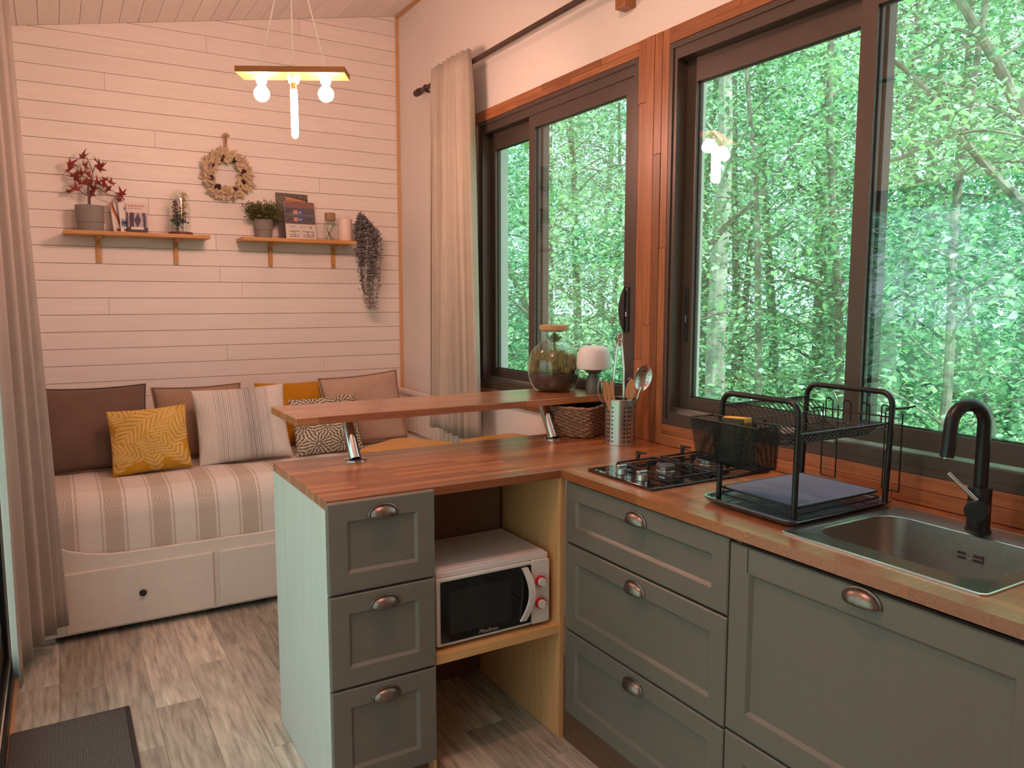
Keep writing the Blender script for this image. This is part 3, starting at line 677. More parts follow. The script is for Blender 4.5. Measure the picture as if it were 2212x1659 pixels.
def ushape(x, ya, yb, z0, z1, lean=0, r=.035, n=6):
    ya, yb = min(ya, yb), max(ya, yb)
    pts = [(x, ya, z0)]
    for i in range(n+1):
        a = R(180 - 90*i/n); pts.append((x+lean, ya + r + r*math.cos(a), z1 - r + r*math.sin(a)))
    for i in range(n+1):
        a = R(90 - 90*i/n); pts.append((x+lean, yb - r + r*math.cos(a), z1 - r + r*math.sin(a)))
    pts.append((x, yb, z0)); return pts
zu = tz0+.0105
obj('end_frame', G().tube(ushape(1.566, 1.512, 1.258, zu, 1.268, .004), .0078, 14), M['black'], rk, world=True)
obj('end_frame', G().tube(ushape(1.918, 1.520, 1.245, zu, 1.272, .012), .0078, 14), M['black'], rk, world=True)
# upper wire basket
prof = [(1.515, 1.232), (1.490, 1.225), (1.462, 1.200), (1.435, 1.172), (1.405, 1.157), (1.33, 1.152), (1.295, 1.158), (1.268, 1.185), (1.250, 1.190)]
for i in range(19):
    x = 1.585 + i*(1.905-1.585)/18
    obj('plate_wire', G().tube([(x + (.020 if 0 < k < 3 else 0), y, z) for k, (y, z) in enumerate(prof)], .0019, 6), M['black'], rk, world=True)
for k, (y, z) in enumerate(((1.515, 1.234), (1.462, 1.198), (1.435, 1.170), (1.405, 1.155), (1.385, 1.154), (1.365, 1.153), (1.345, 1.152), (1.325, 1.152), (1.295, 1.156), (1.268, 1.183), (1.250, 1.190))):
    obj('long_wire', G().tube([(1.566, y, z), (1.925, y, z)], .0030 if k in (0, 10) else .0019, 6), M['black'], rk, world=True)
# cup hooks at the far end
for y in (1.285, 1.345, 1.405, 1.465):
    obj('cup_hook', G().tube([(1.925, y-.012, 1.175), (1.945, y-.012, 1.165), (1.962, y-.012, 1.172), (1.962, y-.012, 1.225), (1.957, y-.006, 1.232), (1.957, y+.006, 1.232), (1.962, y+.012, 1.225), (1.962, y+.012, 1.172), (1.945, y+.012, 1.165), (1.925, y+.012, 1.175)], .0021, 6), M['black'], rk, world=True)
obj('hook_rail', G().tube([(1.925, 1.25, 1.20), (1.962, 1.25, 1.20), (1.962, 1.50, 1.20), (1.925, 1.50, 1.20)], .0024, 6), M['black'], rk, world=True)
obj('hook_rail', G().tube([(1.926, 1.262, 1.228), (1.955, 1.215, 1.232), (1.968, 1.205, 1.238), (1.960, 1.225, 1.232), (1.926, 1.262, 1.222)], .0024, 6), M['black'], rk, world=True)
for y in (1.23, 1.28, 1.43, 1.48):
    obj('hanger_wire', G().tube([(1.955, y, 1.215), (1.955, y, 1.000)], .0021, 6), M['black'], rk, world=True)
obj('hanger_wire', G().tube([(1.955, 1.23, 1.0), (1.955, 1.28, 1.0)], .0021, 6), M['black'], rk, world=True)
obj('hanger_wire', G().tube([(1.955, 1.43, 1.0), (1.955, 1.48, 1.0)], .0021, 6), M['black'], rk, world=True)
# lower wire grid
lz = tz0+.040
obj('lower_frame', G().tube([(x, y, lz) for x, y in rrect(1.580, 1.915, 1.262, 1.520, .012, 4)], .0030, 8, closed=True), M['black'], rk, world=True)
obj('lower_frame', G().tube([(x, y, lz-.016) for x, y in rrect(1.572, 1.918, 1.258, 1.515, .012, 4)], .0026, 8, closed=True), M['black'], rk, world=True)
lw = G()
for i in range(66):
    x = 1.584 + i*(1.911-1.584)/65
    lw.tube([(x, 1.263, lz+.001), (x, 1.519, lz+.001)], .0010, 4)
obj('lower_wires', lw, plain('wire with painted sky sheen', (.17,.25,.40), .3), rk, world=True, kind='stuff')  # dark wires; the sky's reflection is painted in as a blue base colour
for y in (1.268, 1.50): obj('clip', G().tube([(1.566, y, lz-.02), (1.574, y, lz+.006), (1.584, y, lz)], .0022, 6), M['black'], rk, world=True)
# mesh caddy hung on the near end
cd = thing('mesh_caddy', 'black wire mesh sponge caddy hung on the dish rack end', 'caddy', (1.52, 1.42, 1.09))
cx0, cx1, cy0, cy1, cz0, cz1 = 1.470, 1.5555, 1.302, 1.530, 1.092, 1.205
def taper(x, y, z):
    t = (cz1-z)/(cz1-cz0); ox, oy = (cx0+cx1)/2, (cy0+cy1)/2
    return (x + (cx1-x)*.22*t, oy+(y-oy)*(1-.06*t), z)
def wiregrid(P, Q, nu, nv, r):   # P(u,v) maps the unit square
    g = G()
    for i in range(nu+1): g.tube([P(i/nu, j/4) for j in range(5)], r, 3, caps=False)
    for j in range(nv+1): g.tube([P(i/4, j/nv) for i in range(5)], r, 3, caps=False)
    return g
wr = .00075
for nm, f, a, b in (('mesh_side', lambda u, v: taper(cx0, cy0+(cy1-cy0)*u, cz0+(cz1-cz0)*v), 54, 27), ('mesh_side', lambda u, v: taper(cx1, cy0+(cy1-cy0)*u, cz0+(cz1-cz0)*v), 54, 27),
                    ('mesh_end', lambda u, v: taper(cx0+(cx1-cx0)*u, cy0, cz0+(cz1-cz0)*v), 20, 27), ('mesh_end', lambda u, v: taper(cx0+(cx1-cx0)*u, cy1, cz0+(cz1-cz0)*v), 20, 27),
                    ('mesh_divider', lambda u, v: taper(cx0+(cx1-cx0)*u, cy0+.075, cz0+(cz1-cz0)*v), 20, 27), ('mesh_divider', lambda u, v: taper(cx0+(cx1-cx0)*u, cy0+.150, cz0+(cz1-cz0)*v), 20, 27),
                    ('mesh_base', lambda u, v: taper(cx0+(cx1-cx0)*u, cy0+(cy1-cy0)*v, cz0), 20, 54)):
    obj(nm, wiregrid(f, None, a, b, wr), M['black'], cd, smooth=False, world=True)
obj('rim_wire', G().tube([(cx0, cy0, cz1), (cx1, cy0, cz1), (cx1, cy1, cz1), (cx0, cy1, cz1)], .0026, 6, closed=True), M['black'], cd, world=True)
for y in (1.36, 1.47): obj('hook', G().tube([(cx1, y, cz1), (cx1+.006, y, cz1+.010), (cx1+.012, y, cz1+.006), (cx1+.012, y, cz1-.006)], .0024, 6), M['black'], cd, world=True)
sp = thing('sponge', 'yellow dish sponge with dark scouring side in the mesh caddy', 'sponge', (1.518, 1.415, 1.094))
obj('foam', G().box(-.006, .026, -.034, .036, .002, .121), M['spongey'], sp, bevel=.003)
obj('scourer', G().box(-.0145, -.0065, -.034, .036, .002, .118), M['spongeb'], sp, bevel=.002)
sp.rotation_euler = (R(-3), R(3), R(4))

# --- utensil pot
up = thing('utensil_pot', 'perforated stainless steel utensil pot on the worktop corner', 'pot', (1.902, 2.372, CT))
rc, hcan = .060, .180
prof_n = 72; vs = []; fs = []
colh = set()
for base in (-48, -36, -24, 24, 36, 48):
    for rep in (0, 1, 2): colh.add(((base + 225 + rep*120) // 5) % 72)
zs_ = [.004, .014]; hole_rows = []
for i in range(9):
    zs_ += [zs_[-1] + .0065, zs_[-1] + .0165]; hole_rows.append(len(zs_)-3)
zs_.append(.178)
for zz in zs_:
    for j in range(prof_n):
        a = 2*math.pi*j/prof_n; vs.append((rc*math.cos(a), rc*math.sin(a), zz))
for k in range(len(zs_)-1):
    for j in range(prof_n):
        if k in hole_rows and j in colh: continue
        fs.append((k*prof_n+j, k*prof_n+(j+1) % prof_n, (k+1)*prof_n+(j+1) % prof_n, (k+1)*prof_n+j))
obj('wall', G().add(vs, fs), M['steel'], up, solid=.0008, smooth=False)
obj('base', G().lathe([(rc-.002, .0004), (rc+.0015, .001), (rc+.0015, .005), (rc-.001, .006)], n=48), M['steel'], up)
obj('rim', G().tube([((rc)*math.cos(2*math.pi*i/48), rc*math.sin(2*math.pi*i/48), .179) for i in range(48)], .0018, 8, closed=True), M['steel'], up)
obj('liner', G().lathe([(rc-.004, .006), (rc-.004, .170)], n=40, cap1=False), plain('painted inner shade', (.012,.010,.009), .8), up)  # added near-black liner, its colour stands in for shade behind the holes
ux, uy = 1.902, 2.372
def spoon_blade(cx_, w, h, z0, t=.004):
    out = []
    for i in range(17):
        a = math.pi*2*i/16; out.append((w*math.sin(a)*(.75+.25*math.cos(a)), z0 + h/2 - h/2*math.cos(a)))
    return G().prism(out, -t, t, 'y')
# tongs
tg = thing('kitchen_tongs', 'slim steel kitchen tongs standing tallest in the utensil pot', 'tongs', (ux, uy+.015, CT+.01)); tg.rotation_euler = (R(-2), R(1), R(-25))
for s in (-1, 1):
    obj('arm', G().tube([(s*.020, 0, .02), (s*.022, 0, .16), (s*.019, 0, .28), (s*.009, 0, .375), (s*.006, 0, .40)], [.004,.005,.0055,.005,.004], 8), M['steel'], tg)
obj('hinge', G().prism(rrect(-.014, .014, .375, .428, .012), -.004, .004, 'y'), M['steel'], tg)
obj('hang_ring', G().tube([(.010*math.cos(2*math.pi*i/16), -.006, .412+.013*math.sin(2*math.pi*i/16)) for i in range(16)], .002, 6, closed=True), M['chrome'], tg)
obj('rivet', G().cyl((0, -.006, .388), (0, .006, .388), .004, n=12), M['chrome'], tg)
# skimmer: perforated spoon
sm = thing('slotted_skimmer', 'steel skimmer spoon with round perforated bowl in the utensil pot', 'utensil', (ux+.018, uy-.012, CT+.008)); sm.rotation_euler = (0, R(15), R(-28))
obj('handle', G().tube([(0, 0, .0), (0, 0, .13), (.0, 0, .20), (.004, -.002, .225)], [.005,.005,.0045,.006], 8), M['steel'], sm)
bw, bh = .034, .052
blv, blf = [], []
NB = 20
idx = {}
for j in range(NB+1):
    for i in range(NB+1):
        u, v = -1+2*i/NB, -1+2*j/NB
        x, y = u*math.sqrt(max(0, 1-v*v/2)), v*math.sqrt(max(0, 1-u*u/2))
        blv.append((x*bw, .012*(1-(x*x+y*y))+.0, .262+y*bh))
for j in range(NB):
    for i in range(NB):
        if 2 < i < NB-3 and 2 < j < NB-3 and i % 3 == 1 and j % 3 == 1: continue
        a = j*(NB+1)+i; blf.append((a, a+1, a+NB+2, a+NB+1))
obj('bowl', G().add(blv, blf), M['steel'], sm, solid=.0014, smooth=False)
# wooden spoons
for lab, loc, rot, w, h in (('pointed wooden spatula with brown blade in the utensil pot', (.010, -.015), (R(2), R(6), R(-30)), .026, .085), ('short wooden spoon leaning left in the utensil pot', (-.022, .005), (R(-3), R(-8), R(-20)), .020, .075)):
    o = thing('wooden_spoon', lab, 'spoon', (ux+loc[0], uy+loc[1], CT+.01)); o.rotation_euler = rot
    obj('blade', spoon_blade(0, w, h, .165), M['beech'], o, bevel=.002)
    obj('handle', G().cyl((0, 0, .0), (0, 0, .172), .006, n=10), M['beech'], o)
o = thing('wooden_fork', 'wooden slotted cooking turner leaning left in the utensil pot', 'utensil', (ux-.030, uy-.020, CT+.01)); o.rotation_euler = (R(2), R(-10), R(-35))
for s in (-.015, 0, .015): obj('tine', G().prism(rrect(s-.0055, s+.0055, .168, .245, .004), -.003, .003, 'y'), M['beech'], o)
obj('neck', G().prism([(-.006, .12), (.006, .12), (.0205, .17), (-.0205, .17)], -.003, .003, 'y'), M['beech'], o)
obj('handle', G().cyl((0, 0, 0), (0, 0, .125), .006, n=10), M['beech'], o)
o = thing('whisk', 'thin wire whisk loops with dark handle in the utensil pot', 'whisk', (ux-.034, uy+.016, CT+.01)); o.rotation_euler = (R(0), R(-9), R(-20))
obj('handle', G().cyl((0, 0, 0), (0, 0, .16), .007, n=12), M['blackplastic'], o)
for k in range(3):
    a = R(60*k); obj('loop', G().tube([(.022*math.sin(math.pi*t/12)*math.cos(a), .022*math.sin(math.pi*t/12)*math.sin(a), .155+.095*(1-math.cos(math.pi*t/12))/2) for t in range(13)] + [(-.022*math.sin(math.pi*t/12)*math.cos(a), -.022*math.sin(math.pi*t/12)*math.sin(a), .25-.095*(1-math.cos(math.pi*t/12))/2) for t in range(13)], .0011, 5), M['steel'], o)
o = thing('kitchen_peeler', 'black handled peeler with ring end in the utensil pot', 'utensil', (ux+.036, uy+.012, CT+.01)); o.rotation_euler = (R(-2), R(5), R(-20))
obj('handle', G().tube([(0,0,0), (0,0,.14), (0,0,.20), (0,0,.238)], [.007,.008,.0095,.007], 12), M['blackplastic'], o)
obj('ring', G().tube([(.006*math.cos(2*math.pi*i/12), 0, .243+.006*math.sin(2*math.pi*i/12)) for i in range(12)], .0015, 6, closed=True), M['chrome'], o)

# --- wicker basket under the bar
bk = thing('wicker_basket', 'brown wicker basket tucked under the raised bar shelf', 'basket', (1.900, 2.640, CT), R(30))
def brect(z, k=1.0):
    t = z/.125; hx, hy = (.105+.018*t)*k, (.085+.018*t)*k
    return hx, hy
def bpath(z, n=64, wav=0, ph=0, k=1.0):
    hx, hy = brect(z, k); pts = []
    base = rrect(-hx, hx, -hy, hy, .03, 4)
    L = []
    for i in range(len(base)):
        a, b = Vector((*base[i], 0)), Vector((*base[(i+1) % len(base)], 0)); m = max(1, int((b-a).length/.012))
        for t in range(m): L.append(a + (b-a)*t/m)
    out = []
    for i, p in enumerate(L):
        d = p.normalized()*wav*math.sin(i*math.pi/2 + ph); out.append((p.x+d.x, p.y+d.y, z + .0018*math.sin(i*math.pi/2+ph+1)))
    return out
obj('inner_shell', G().add([(x, y, .004) for x, y in rrect(-.095, .095, -.075, .075, .03, 4)] + [(x, y, .118) for x, y in rrect(-.112, .112, -.093, .093, .03, 4)], [tuple(range(20))[::-1]] + [(i, (i+1) % 20, 20+(i+1) % 20, 20+i) for i in range(20)]), plain('basket liner', (.06,.03,.02), .9), bk)
for r_ in range(14):
    obj('woven_row', G().tube(bpath(.008+.0082*r_, wav=.0062, ph=(math.pi if r_ % 2 else 0)), .0050, 6, closed=True), M['wicker'], bk)
st = rrect(-.106, .106, -.086, .086, .03, 4)
for i in range(0, 40):
    q = bpath(.06, wav=0); p = q[int(i*len(q)/40)]
    obj('stake', G().tube([(p[0]*.93, p[1]*.93, .003), (p[0]*1.0, p[1]*1.0, .06), (p[0]*1.06, p[1]*1.06, .122)], .003, 5), M['wicker'], bk)
for k in range(2):
    obj('braided_rim', G().tube(bpath(.123+.002*k, wav=.004, ph=math.pi*k, k=1.02), .0055, 6, closed=True), M['wicker'], bk)

# --- terrarium on the bar
te = thing('terrarium', 'round glass bottle terrarium with cork lid, moss and soil', 'terrarium', (1.892, 2.828, BZ))
prof = [(.070, .001), (.084, .004), (.102, .030), (.1145, .070), (.1165, .105), (.112, .145), (.096, .181), (.073, .205), (.0595, .218), (.0575, .250), (.0585, .268)]
def smooth_prof(pr, n=5):
    out = []
    for i in range(len(pr)-1):
        p0_, p1, p2, p3 = pr[max(i-1, 0)], pr[i], pr[i+1], pr[min(i+2, len(pr)-1)]
        for k in range(n):
            t = k/n
            out.append(tuple(.5*((2*p1[q]) + (-p0_[q]+p2[q])*t + (2*p0_[q]-5*p1[q]+4*p2[q]-p3[q])*t*t + (-p0_[q]+3*p1[q]-3*p2[q]+p3[q])*t**3) for q in (0, 1)))
    return out + [pr[-1]]
obj('glass_bottle', G().lathe(smooth_prof(prof), n=56, cap1=False), M['clear'], te, ang=80)
obj('glass_lip', G().tube([(.0595*math.cos(2*math.pi*i/40), .0595*math.sin(2*math.pi*i/40), .266) for i in range(40)], .003, 8, closed=True), M['clear'], te)
obj('soil', G().lathe([(.066, .005), (.080, .009), (.098, .032), (.1100, .070), (.108, .082), (.05, .088), (.001, .09)], n=48), M['soil'], te, ang=80)
gm = G(); rr_ = random.Random(4)
for i in range(120):
    a, q = rr_.random()*6.28, .095*math.sqrt(rr_.random()); gm.ball((q*math.cos(a), q*math.sin(a), .092+.070*rr_.random()*(1-(q/.1)**2)), .012+.010*rr_.random(), n=8, m=5)
obj('moss_cushion', gm, M['moss'], te, kind='stuff')
gf = G()
for i in range(1100):
    a, q = rr_.random()*6.28, .098*math.sqrt(rr_.random()); b = Vector((q*math.cos(a), q*math.sin(a), .09)); t = Vector((rr_.gauss(0, .010), rr_.gauss(0, .010), .050+.075*rr_.random()*(1-q*4)))
    s = Vector((-t.y, t.x, 0)).normalized()*.0016 if (t.x or t.y) else Vector((.002, 0, 0))
    gf.add([b-s, b+s, b+t*.6+s*.8, b+t, b+t*.6-s*.8], [(0,1,2,3,4)])
obj('moss_fronds', gf, plain('moss frond', (.26,.23,.07), .8, var=.5, vscale=40), te, kind='stuff')
obj('plant_stem', G().tube([(0, 0, .09), (.004, .002, .16), (0, 0, .215)], .003, 6), M['stem'], te)
for i in range(8):
    a = R(45*i + 10); el = R(35 + (i % 2)*28); L = .052
    d = Vector((math.cos(a)*math.cos(el), math.sin(a)*math.cos(el), math.sin(el))); s = Vector((-math.sin(a), math.cos(a), 0)); b = Vector((0, 0, .212))
    obj('rosette_leaf', G().add([b, b+d*L*.35+s*.014, b+d*L*.7+s*.016, b+d*L, b+d*L*.7-s*.016, b+d*L*.35-s*.014, b+d*L*.55+Vector((0,0,-.004))], [(0,1,6),(1,2,6),(2,3,6),(3,4,6),(4,5,6),(5,0,6)]), M['succulent'], te)
obj('cork_lid', G().lathe([(.054, .262), (.0555, .270), (.0635, .271), (.0645, .276), (.0645, .289), (.062, .2915)], n=44), M['cork'], te)

# --- small table lamp on the bar
tl = thing('table_lamp', 'small mushroom lamp with white domed shade and grey base', 'lamp', (1.990, 2.668, BZ))
obj('base', G().lathe([(.033, .0003), (.034, .003), (.0315, .040), (.0265, .074), (.024, .0745)], n=36), M['lampgrey'], tl)
obj('collar', G().lathe([(.021, .0747), (.021, .084), (.040, .098), (.052, .1035)], n=36), M['lampgrey'], tl)
obj('shade', G().lathe(smooth_prof([(.055, .1037), (.069, .105), (.073, .112), (.0735, .135), (.070, .168), (.062, .190), (.045, .202), (.02, .2055), (.0005, .206)], 4), n=44), M['lampwhite'], tl, ang=80)
obj('switch', G().prism(rrect(-.008, .008, .010, .016, .0028), -.0352, -.0338, 'y'), M['ink'], tl)

# ================================================================== LIVING AREA
# --- daybed
bd = thing('daybed', 'white wooden daybed with drawers along the boarded wall', 'bed', (.9, 3.84, 0))
YBF = 3.838; BXL, BXR = -.118, 2.022
prof = [(BXL, .03), (BXR, .03), (BXR, .50), (BXR-.05, .45), (BXR-.11, .41), (BXR-.20, .385), (BXR-.35, .372), (BXL+.38, .372), (BXL+.28, .376), (BXL+.19, .390), (BXL+.11, .415), (BXL+.05, .455), (BXL, .50)]
obj('front_rail', G().prism(prof, YBF, YBF+.022, 'y'), M['bedwhite'], bd, smooth=False, bevel=.003, world=True)
def endpanel(x0, x1):
    e = obj('end_panel', G().box(x0, x1, YBF+.0225, YB-.03, .02, .60), M['bedwhite'], bd, smooth=False, bevel=.003, world=True)
    return e
endpanel(BXL, BXL+.03)
er = obj('end_panel', G().box(BXR-.03, BXR, YBF+.0225, YB-.03, .02, .90), M['bedwhite'], bd, smooth=False, bevel=.003, world=True)
obj('end_cap', G().box(BXR-.042, BXR+.008, YBF-.004, YB-.025, .9005, .925), M['bedwhite'], er, smooth=False, bevel=.003, world=True)
obj('end_post', G().box(BXR-.040, BXR+.004, YBF-.003, YBF+.045, .505, .900), M['bedwhite'], er, smooth=False, bevel=.003, world=True)
for i in range(16):
    y = YBF+.07+i*.062
    obj('slat', G().box(BXR-.037, BXR-.0305, y, y+.054, .655, .86), M['bedwhite'], er, smooth=False, bevel=.002, world=True)
for (a, b) in ((-.030, .592), (.617, 1.238), (1.263, 1.885)):
    d = obj('drawer', G().box(a, b, YBF-.016, YBF-.0005, .043, .314), M['bedwhite'], bd, smooth=False, bevel=.0025, world=True)
    xk = (a+b)/2
    obj('knob', G().lathe([(.008, 0), (.008, .008), (.015, .012), (.016, .018), (.012, .023), (.001, .0245)], n=20).xf(Matrix.Translation((xk, YBF-.016, .180)) @ Matrix.Rotation(R(90), 4, 'X')), M['blackgloss'], d, world=True)
for x in (BXL+.02, BXR-.03): obj('foot', G().box(x-.018, x+.022, YBF+.03, YBF+.07, .0005, .0295), M['bedwhite'], bd, smooth=False, world=True)
obj('slatted_base', G().box(BXL+.035, BXR-.045, YBF+.03, YB-.04, .26, .30), M['bedwhite'], bd, smooth=False, world=True)
ms = thing('bedspread', 'cream bedspread with tan zigzag stripes covering the daybed mattress', 'bedspread', (.93, 4.3, .30))
sec = [(YB-.035, .30), (YB-.035, .60), (YB-.06, .632), (YB-.12, .642)]
for i in range(12): sec.append((YB-.12 - (YB-.12-4.0)*(i+1)/12, .642 + .006*math.sin(i*.9)))
for i in range(1, 13):
    a = R(90*i/12); sec.append((4.0 - .125*math.sin(a), .518 + .125*math.cos(a) - .001*i))
sec += [(3.869, .46), (3.867, .40), (3.868, .34), (3.87, .302)]
def spf(u, v):
    k = v*(len(sec)-1); i = min(int(k), len(sec)-2); t = k-i
    y = sec[i][0]*(1-t)+sec[i+1][0]*t; z = sec[i][1]*(1-t)+sec[i+1][1]*t
    x = BXL+.036 + (BXR-.046-(BXL+.036))*u
    w = .004*math.sin(x*9+y*5)+.003*math.sin(x*23+1.3)*math.sin(y*11+.4)
    if v > .5: y -= .004*math.sin(x*31)*max(0, v-.5)*2
    return (x, y, z + (w if .1 < v < .75 else 0))
obj('cover', G().grid(spf, 150, 90), M['spread'], ms, world=True, ang=80)

# --- cushions
def pillow_mesh(w, h, t, n=41, flange=0, pinch=.055, seed=0, colfn=None, pleat=0):
    r = random.Random(seed); ph = [r.random()*6.28 for _ in range(6)]
    g = G(); vs = []; cols = []
    for side in (-1, 1):
        for j in range(n):
            for i in range(n):
                u, v = -1+2*i/(n-1), -1+2*j/(n-1)
                fu = max(0., 1-abs(u)**2.4); fv = max(0., 1-abs(v)**2.4)
                th = t/2*(fu*fv)**.42
                x = w/2*u*(1-pinch*(1-v*v)); z = h/2*v*(1-pinch*(1-u*u))
                wr_ = (.006*math.sin(3*u+2*v+ph[0])+.004*math.sin(6*v-3*u+ph[1])+.003*math.sin(9*u+ph[2])*math.sin(7*v+ph[3]))*min(1, th/(t*.2))
                sag = -.010*(1-v)*.5*(1-u*u)
                y = side*(th+.0015) + wr_
                if pleat and side < 0: y += .0022*math.sin(x*2*math.pi/pleat)*(fu*fv)**.3
                vs.append((x, y, z+h/2+sag*.3)); 
                if colfn is not None: cols.append((u, v))
    N = n*n; fs = []
    for j in range(n-1):
        for i in range(n-1):
            a = j*n+i; fs.append((a, a+1, a+n+1, a+n)); b = N+a; fs.append((b, b+n, b+n+1, b+1))
    ring = [i for i in range(n)] + [j*n+n-1 for j in range(1, n)] + [(n-1)*n+i for i in range(n-2, -1, -1)] + [j*n for j in range(n-2, 0, -1)]
    for k in range(len(ring)):
        a, b = ring[k], ring[(k+1) % len(ring)]; fs.append((a, N+a, N+b, b))
    if flange:
        base = len(vs); m = len(ring)
        for a in ring:
            x, y, z = vs[a]; u = x/(w/2); v = (z-h/2)/(h/2); q = max(abs(u), abs(v))
            ox = flange*(u/q if abs(u) > .93*q else 0); oz = flange*(v/q if abs(v) > .93*q else 0)
            vs.append((x+ox, .0, z+oz))
        for k in range(m):
            a, b = ring[k], ring[(k+1) % m]; fs.append((a, b, base+(k+1) % m, base+k))
    me = bpy.data.meshes.new('cushion'); me.from_pydata(vs, [], fs); me.update()
    me.polygons.foreach_set('use_smooth', [True]*len(me.polygons))
    if colfn is not None:
        uv = np.array(cols); c = colfn(uv[:, 0], uv[:, 1]); c = np.concatenate([c, np.ones((len(c), 1))], 1)
        at_ = me.color_attributes.new('Col', 'FLOAT_COLOR', 'POINT'); at_.data.foreach_set('color', c.astype(np.float32).ravel())
    return me
def seg_mask(u, v, a, b, w):
    """tapered leaf shape along a-b; max half width w"""
    d = b-a; L2 = d@d; t = np.clip(((u-a[0])*d[0]+(v-a[1])*d[1])/L2, 0, 1)
    dist = np.hypot(u-a[0]-t*d[0], v-a[1]-t*d[1])
    return dist < w*np.sqrt(np.clip(t*(1-t)*4, 0.02, 1))*(1.0-.25*t)
def palm_col(u, v):
    m = np.zeros(len(u), bool); u = u*1.0; v = v*1.0
    for (bx_, by_, ang, L, cv) in ((-.9,-.9,60,1.1,-25),(.1,-1.0,95,1.0,20),(.9,-.9,120,1.0,30),(-1.0,.0,30,1.1,-30),(0,-.1,60,1.0,-40),(.2,.1,130,1.1,35),(1.0,.1,150,.9,-20),(-.5,.5,40,1.0,-50),(.6,-.3,70,1.0,-30),(-.2,-.6,150,.9,30),(.5,.9,200,1.2,40)):
        p = np.array([bx_, by_]); a = R(ang); n = 10; L *= 1.35; mi = np.zeros(len(u), bool); mo = np.zeros(len(u), bool)
        for k in range(n):
            q = p + np.array([math.cos(a), math.sin(a)])*L/n
            mi |= seg_mask(u, v, p, q, .012)
            ll = .52*math.sin(math.pi*(k+1.2)/(n+1.4))+.06
            for s in (-1, 1):
                b = a + s*R(48-1.2*k); e = p + np.array([math.cos(b), math.sin(b)])*ll
                mi |= seg_mask(u, v, p, e, .042); mo |= seg_mask(u, v, p, e, .075)
            p = q; a += R(cv)/n
        m = (m & ~mo) | mi
    base = np.array([.53,.27,.022]); leaf = np.array([.66,.45,.16])
    return np.where(m[:, None], leaf, base)
def petal_col(u, v):
    r = random.Random(3); C_ = []
    for j in range(-2, 3):
        for i in range(-2, 3): C_.append((i*.78+(.39 if j % 2 else 0)+r.uniform(-.06, .06), j*.68+r.uniform(-.06, .06)))
    C_ = np.array(C_); dx = u[:, None]-C_[:, 0]; dy = v[:, None]-C_[:, 1]; d = np.hypot(dx, dy); k = d.argmin(1); ii = np.arange(len(u))
    d0 = d[ii, k]; th = np.arctan2(dy[ii, k], dx[ii, k]); m = np.zeros(len(u), bool)
    for (r0, r1, n, w, off) in ((.02, .17, 9, .030, 0), (.13, .29, 14, .034, .2), (.25, .42, 20, .036, .1), (.38, .55, 26, .036, .3)):
        seg = 2*np.pi/n; a = (th+off+k*.7) % seg - seg/2; t = np.clip((d0-r0)/(r1-r0), 0, 1)
        half = w*np.sqrt(np.clip(np.sin(np.pi*t**1.6), 0, 1)); m |= (np.abs(d0*np.sin(a)) < half) & (d0 > r0) & (d0 < r1)
    base = np.array([.66,.58,.48]); pt = np.array([.17,.135,.09])
    return np.where(m[:, None], pt, base)
def pleat_col(u, v):
    c = np.exp(-((u-.18)/.22)**2); ln = ((u*22) % 1 < .36) & (u > -.62) & (u < .62)
    k = np.where(ln, .45+.35*c, .35*c)
    return np.array([.66,.60,.54])[None, :]*(1-k[:, None]) + np.array([.16,.145,.17])[None, :]*k[:, None]
M['prnt'] = attr_fabric('printed cotton')
def cushion(name, label, loc, lean, yaw, w, h, t, mat, tilt=0, **k):
    me = pillow_mesh(w, h, t, **k); me.materials.append(mat)
    o = obj(name, me, None); o.location = loc; o.rotation_euler = (R(-lean), R(tilt), R(yaw)); return tag(o, label, 'cushion', 'cushions on the daybed')
BT = .648
cushion('cushion', 'large dark taupe cushion with flat flange edge against the boarded wall', (.150, 4.455, BT), 17, 0, .50, .435, .15, fabric('taupe linen', (.155,.093,.072)), flange=.008, seed=1)
cushion('cushion', 'tan flanged cushion half hidden behind the pleated white cushion', (.680, 4.535, BT), 18, 2, .47, .405, .14, fabric('tan linen', (.34,.225,.15)), flange=.008, seed=2)
cushion('cushion', 'plain mustard cushion behind the leaf patterned one', (1.215, 4.600, BT), 17, -3, .43, .395, .12, fabric('mustard cotton', (.50,.225,.012)), seed=3)
cushion('cushion', 'large beige flanged cushion at the window end of the daybed', (1.625, 4.46, BT), 17, -4, .49, .430, .15, fabric('beige linen', (.48,.335,.255)), tilt=-4, flange=.008, seed=4)
cushion('cushion', 'small mustard cushion printed with pale palm fronds', (.392, 4.250, BT), 17, -4, .375, .335, .13, M['prnt'], tilt=-3, n=190, colfn=palm_col, seed=5)
cushion('cushion', 'white pleated cushion with a soft grey centre stripe', (.862, 4.285, BT), 21, -3, .49, .420, .15, M['prnt'], tilt=-2, n=160, colfn=pleat_col, seed=6, pleat=.0111)
cushion('cushion', 'cream cushion covered with dark grey petal flower print', (1.318, 4.262, BT), 19, -5, .385, .335, .12, M['prnt'], tilt=-3, n=190, colfn=petal_col, seed=7)

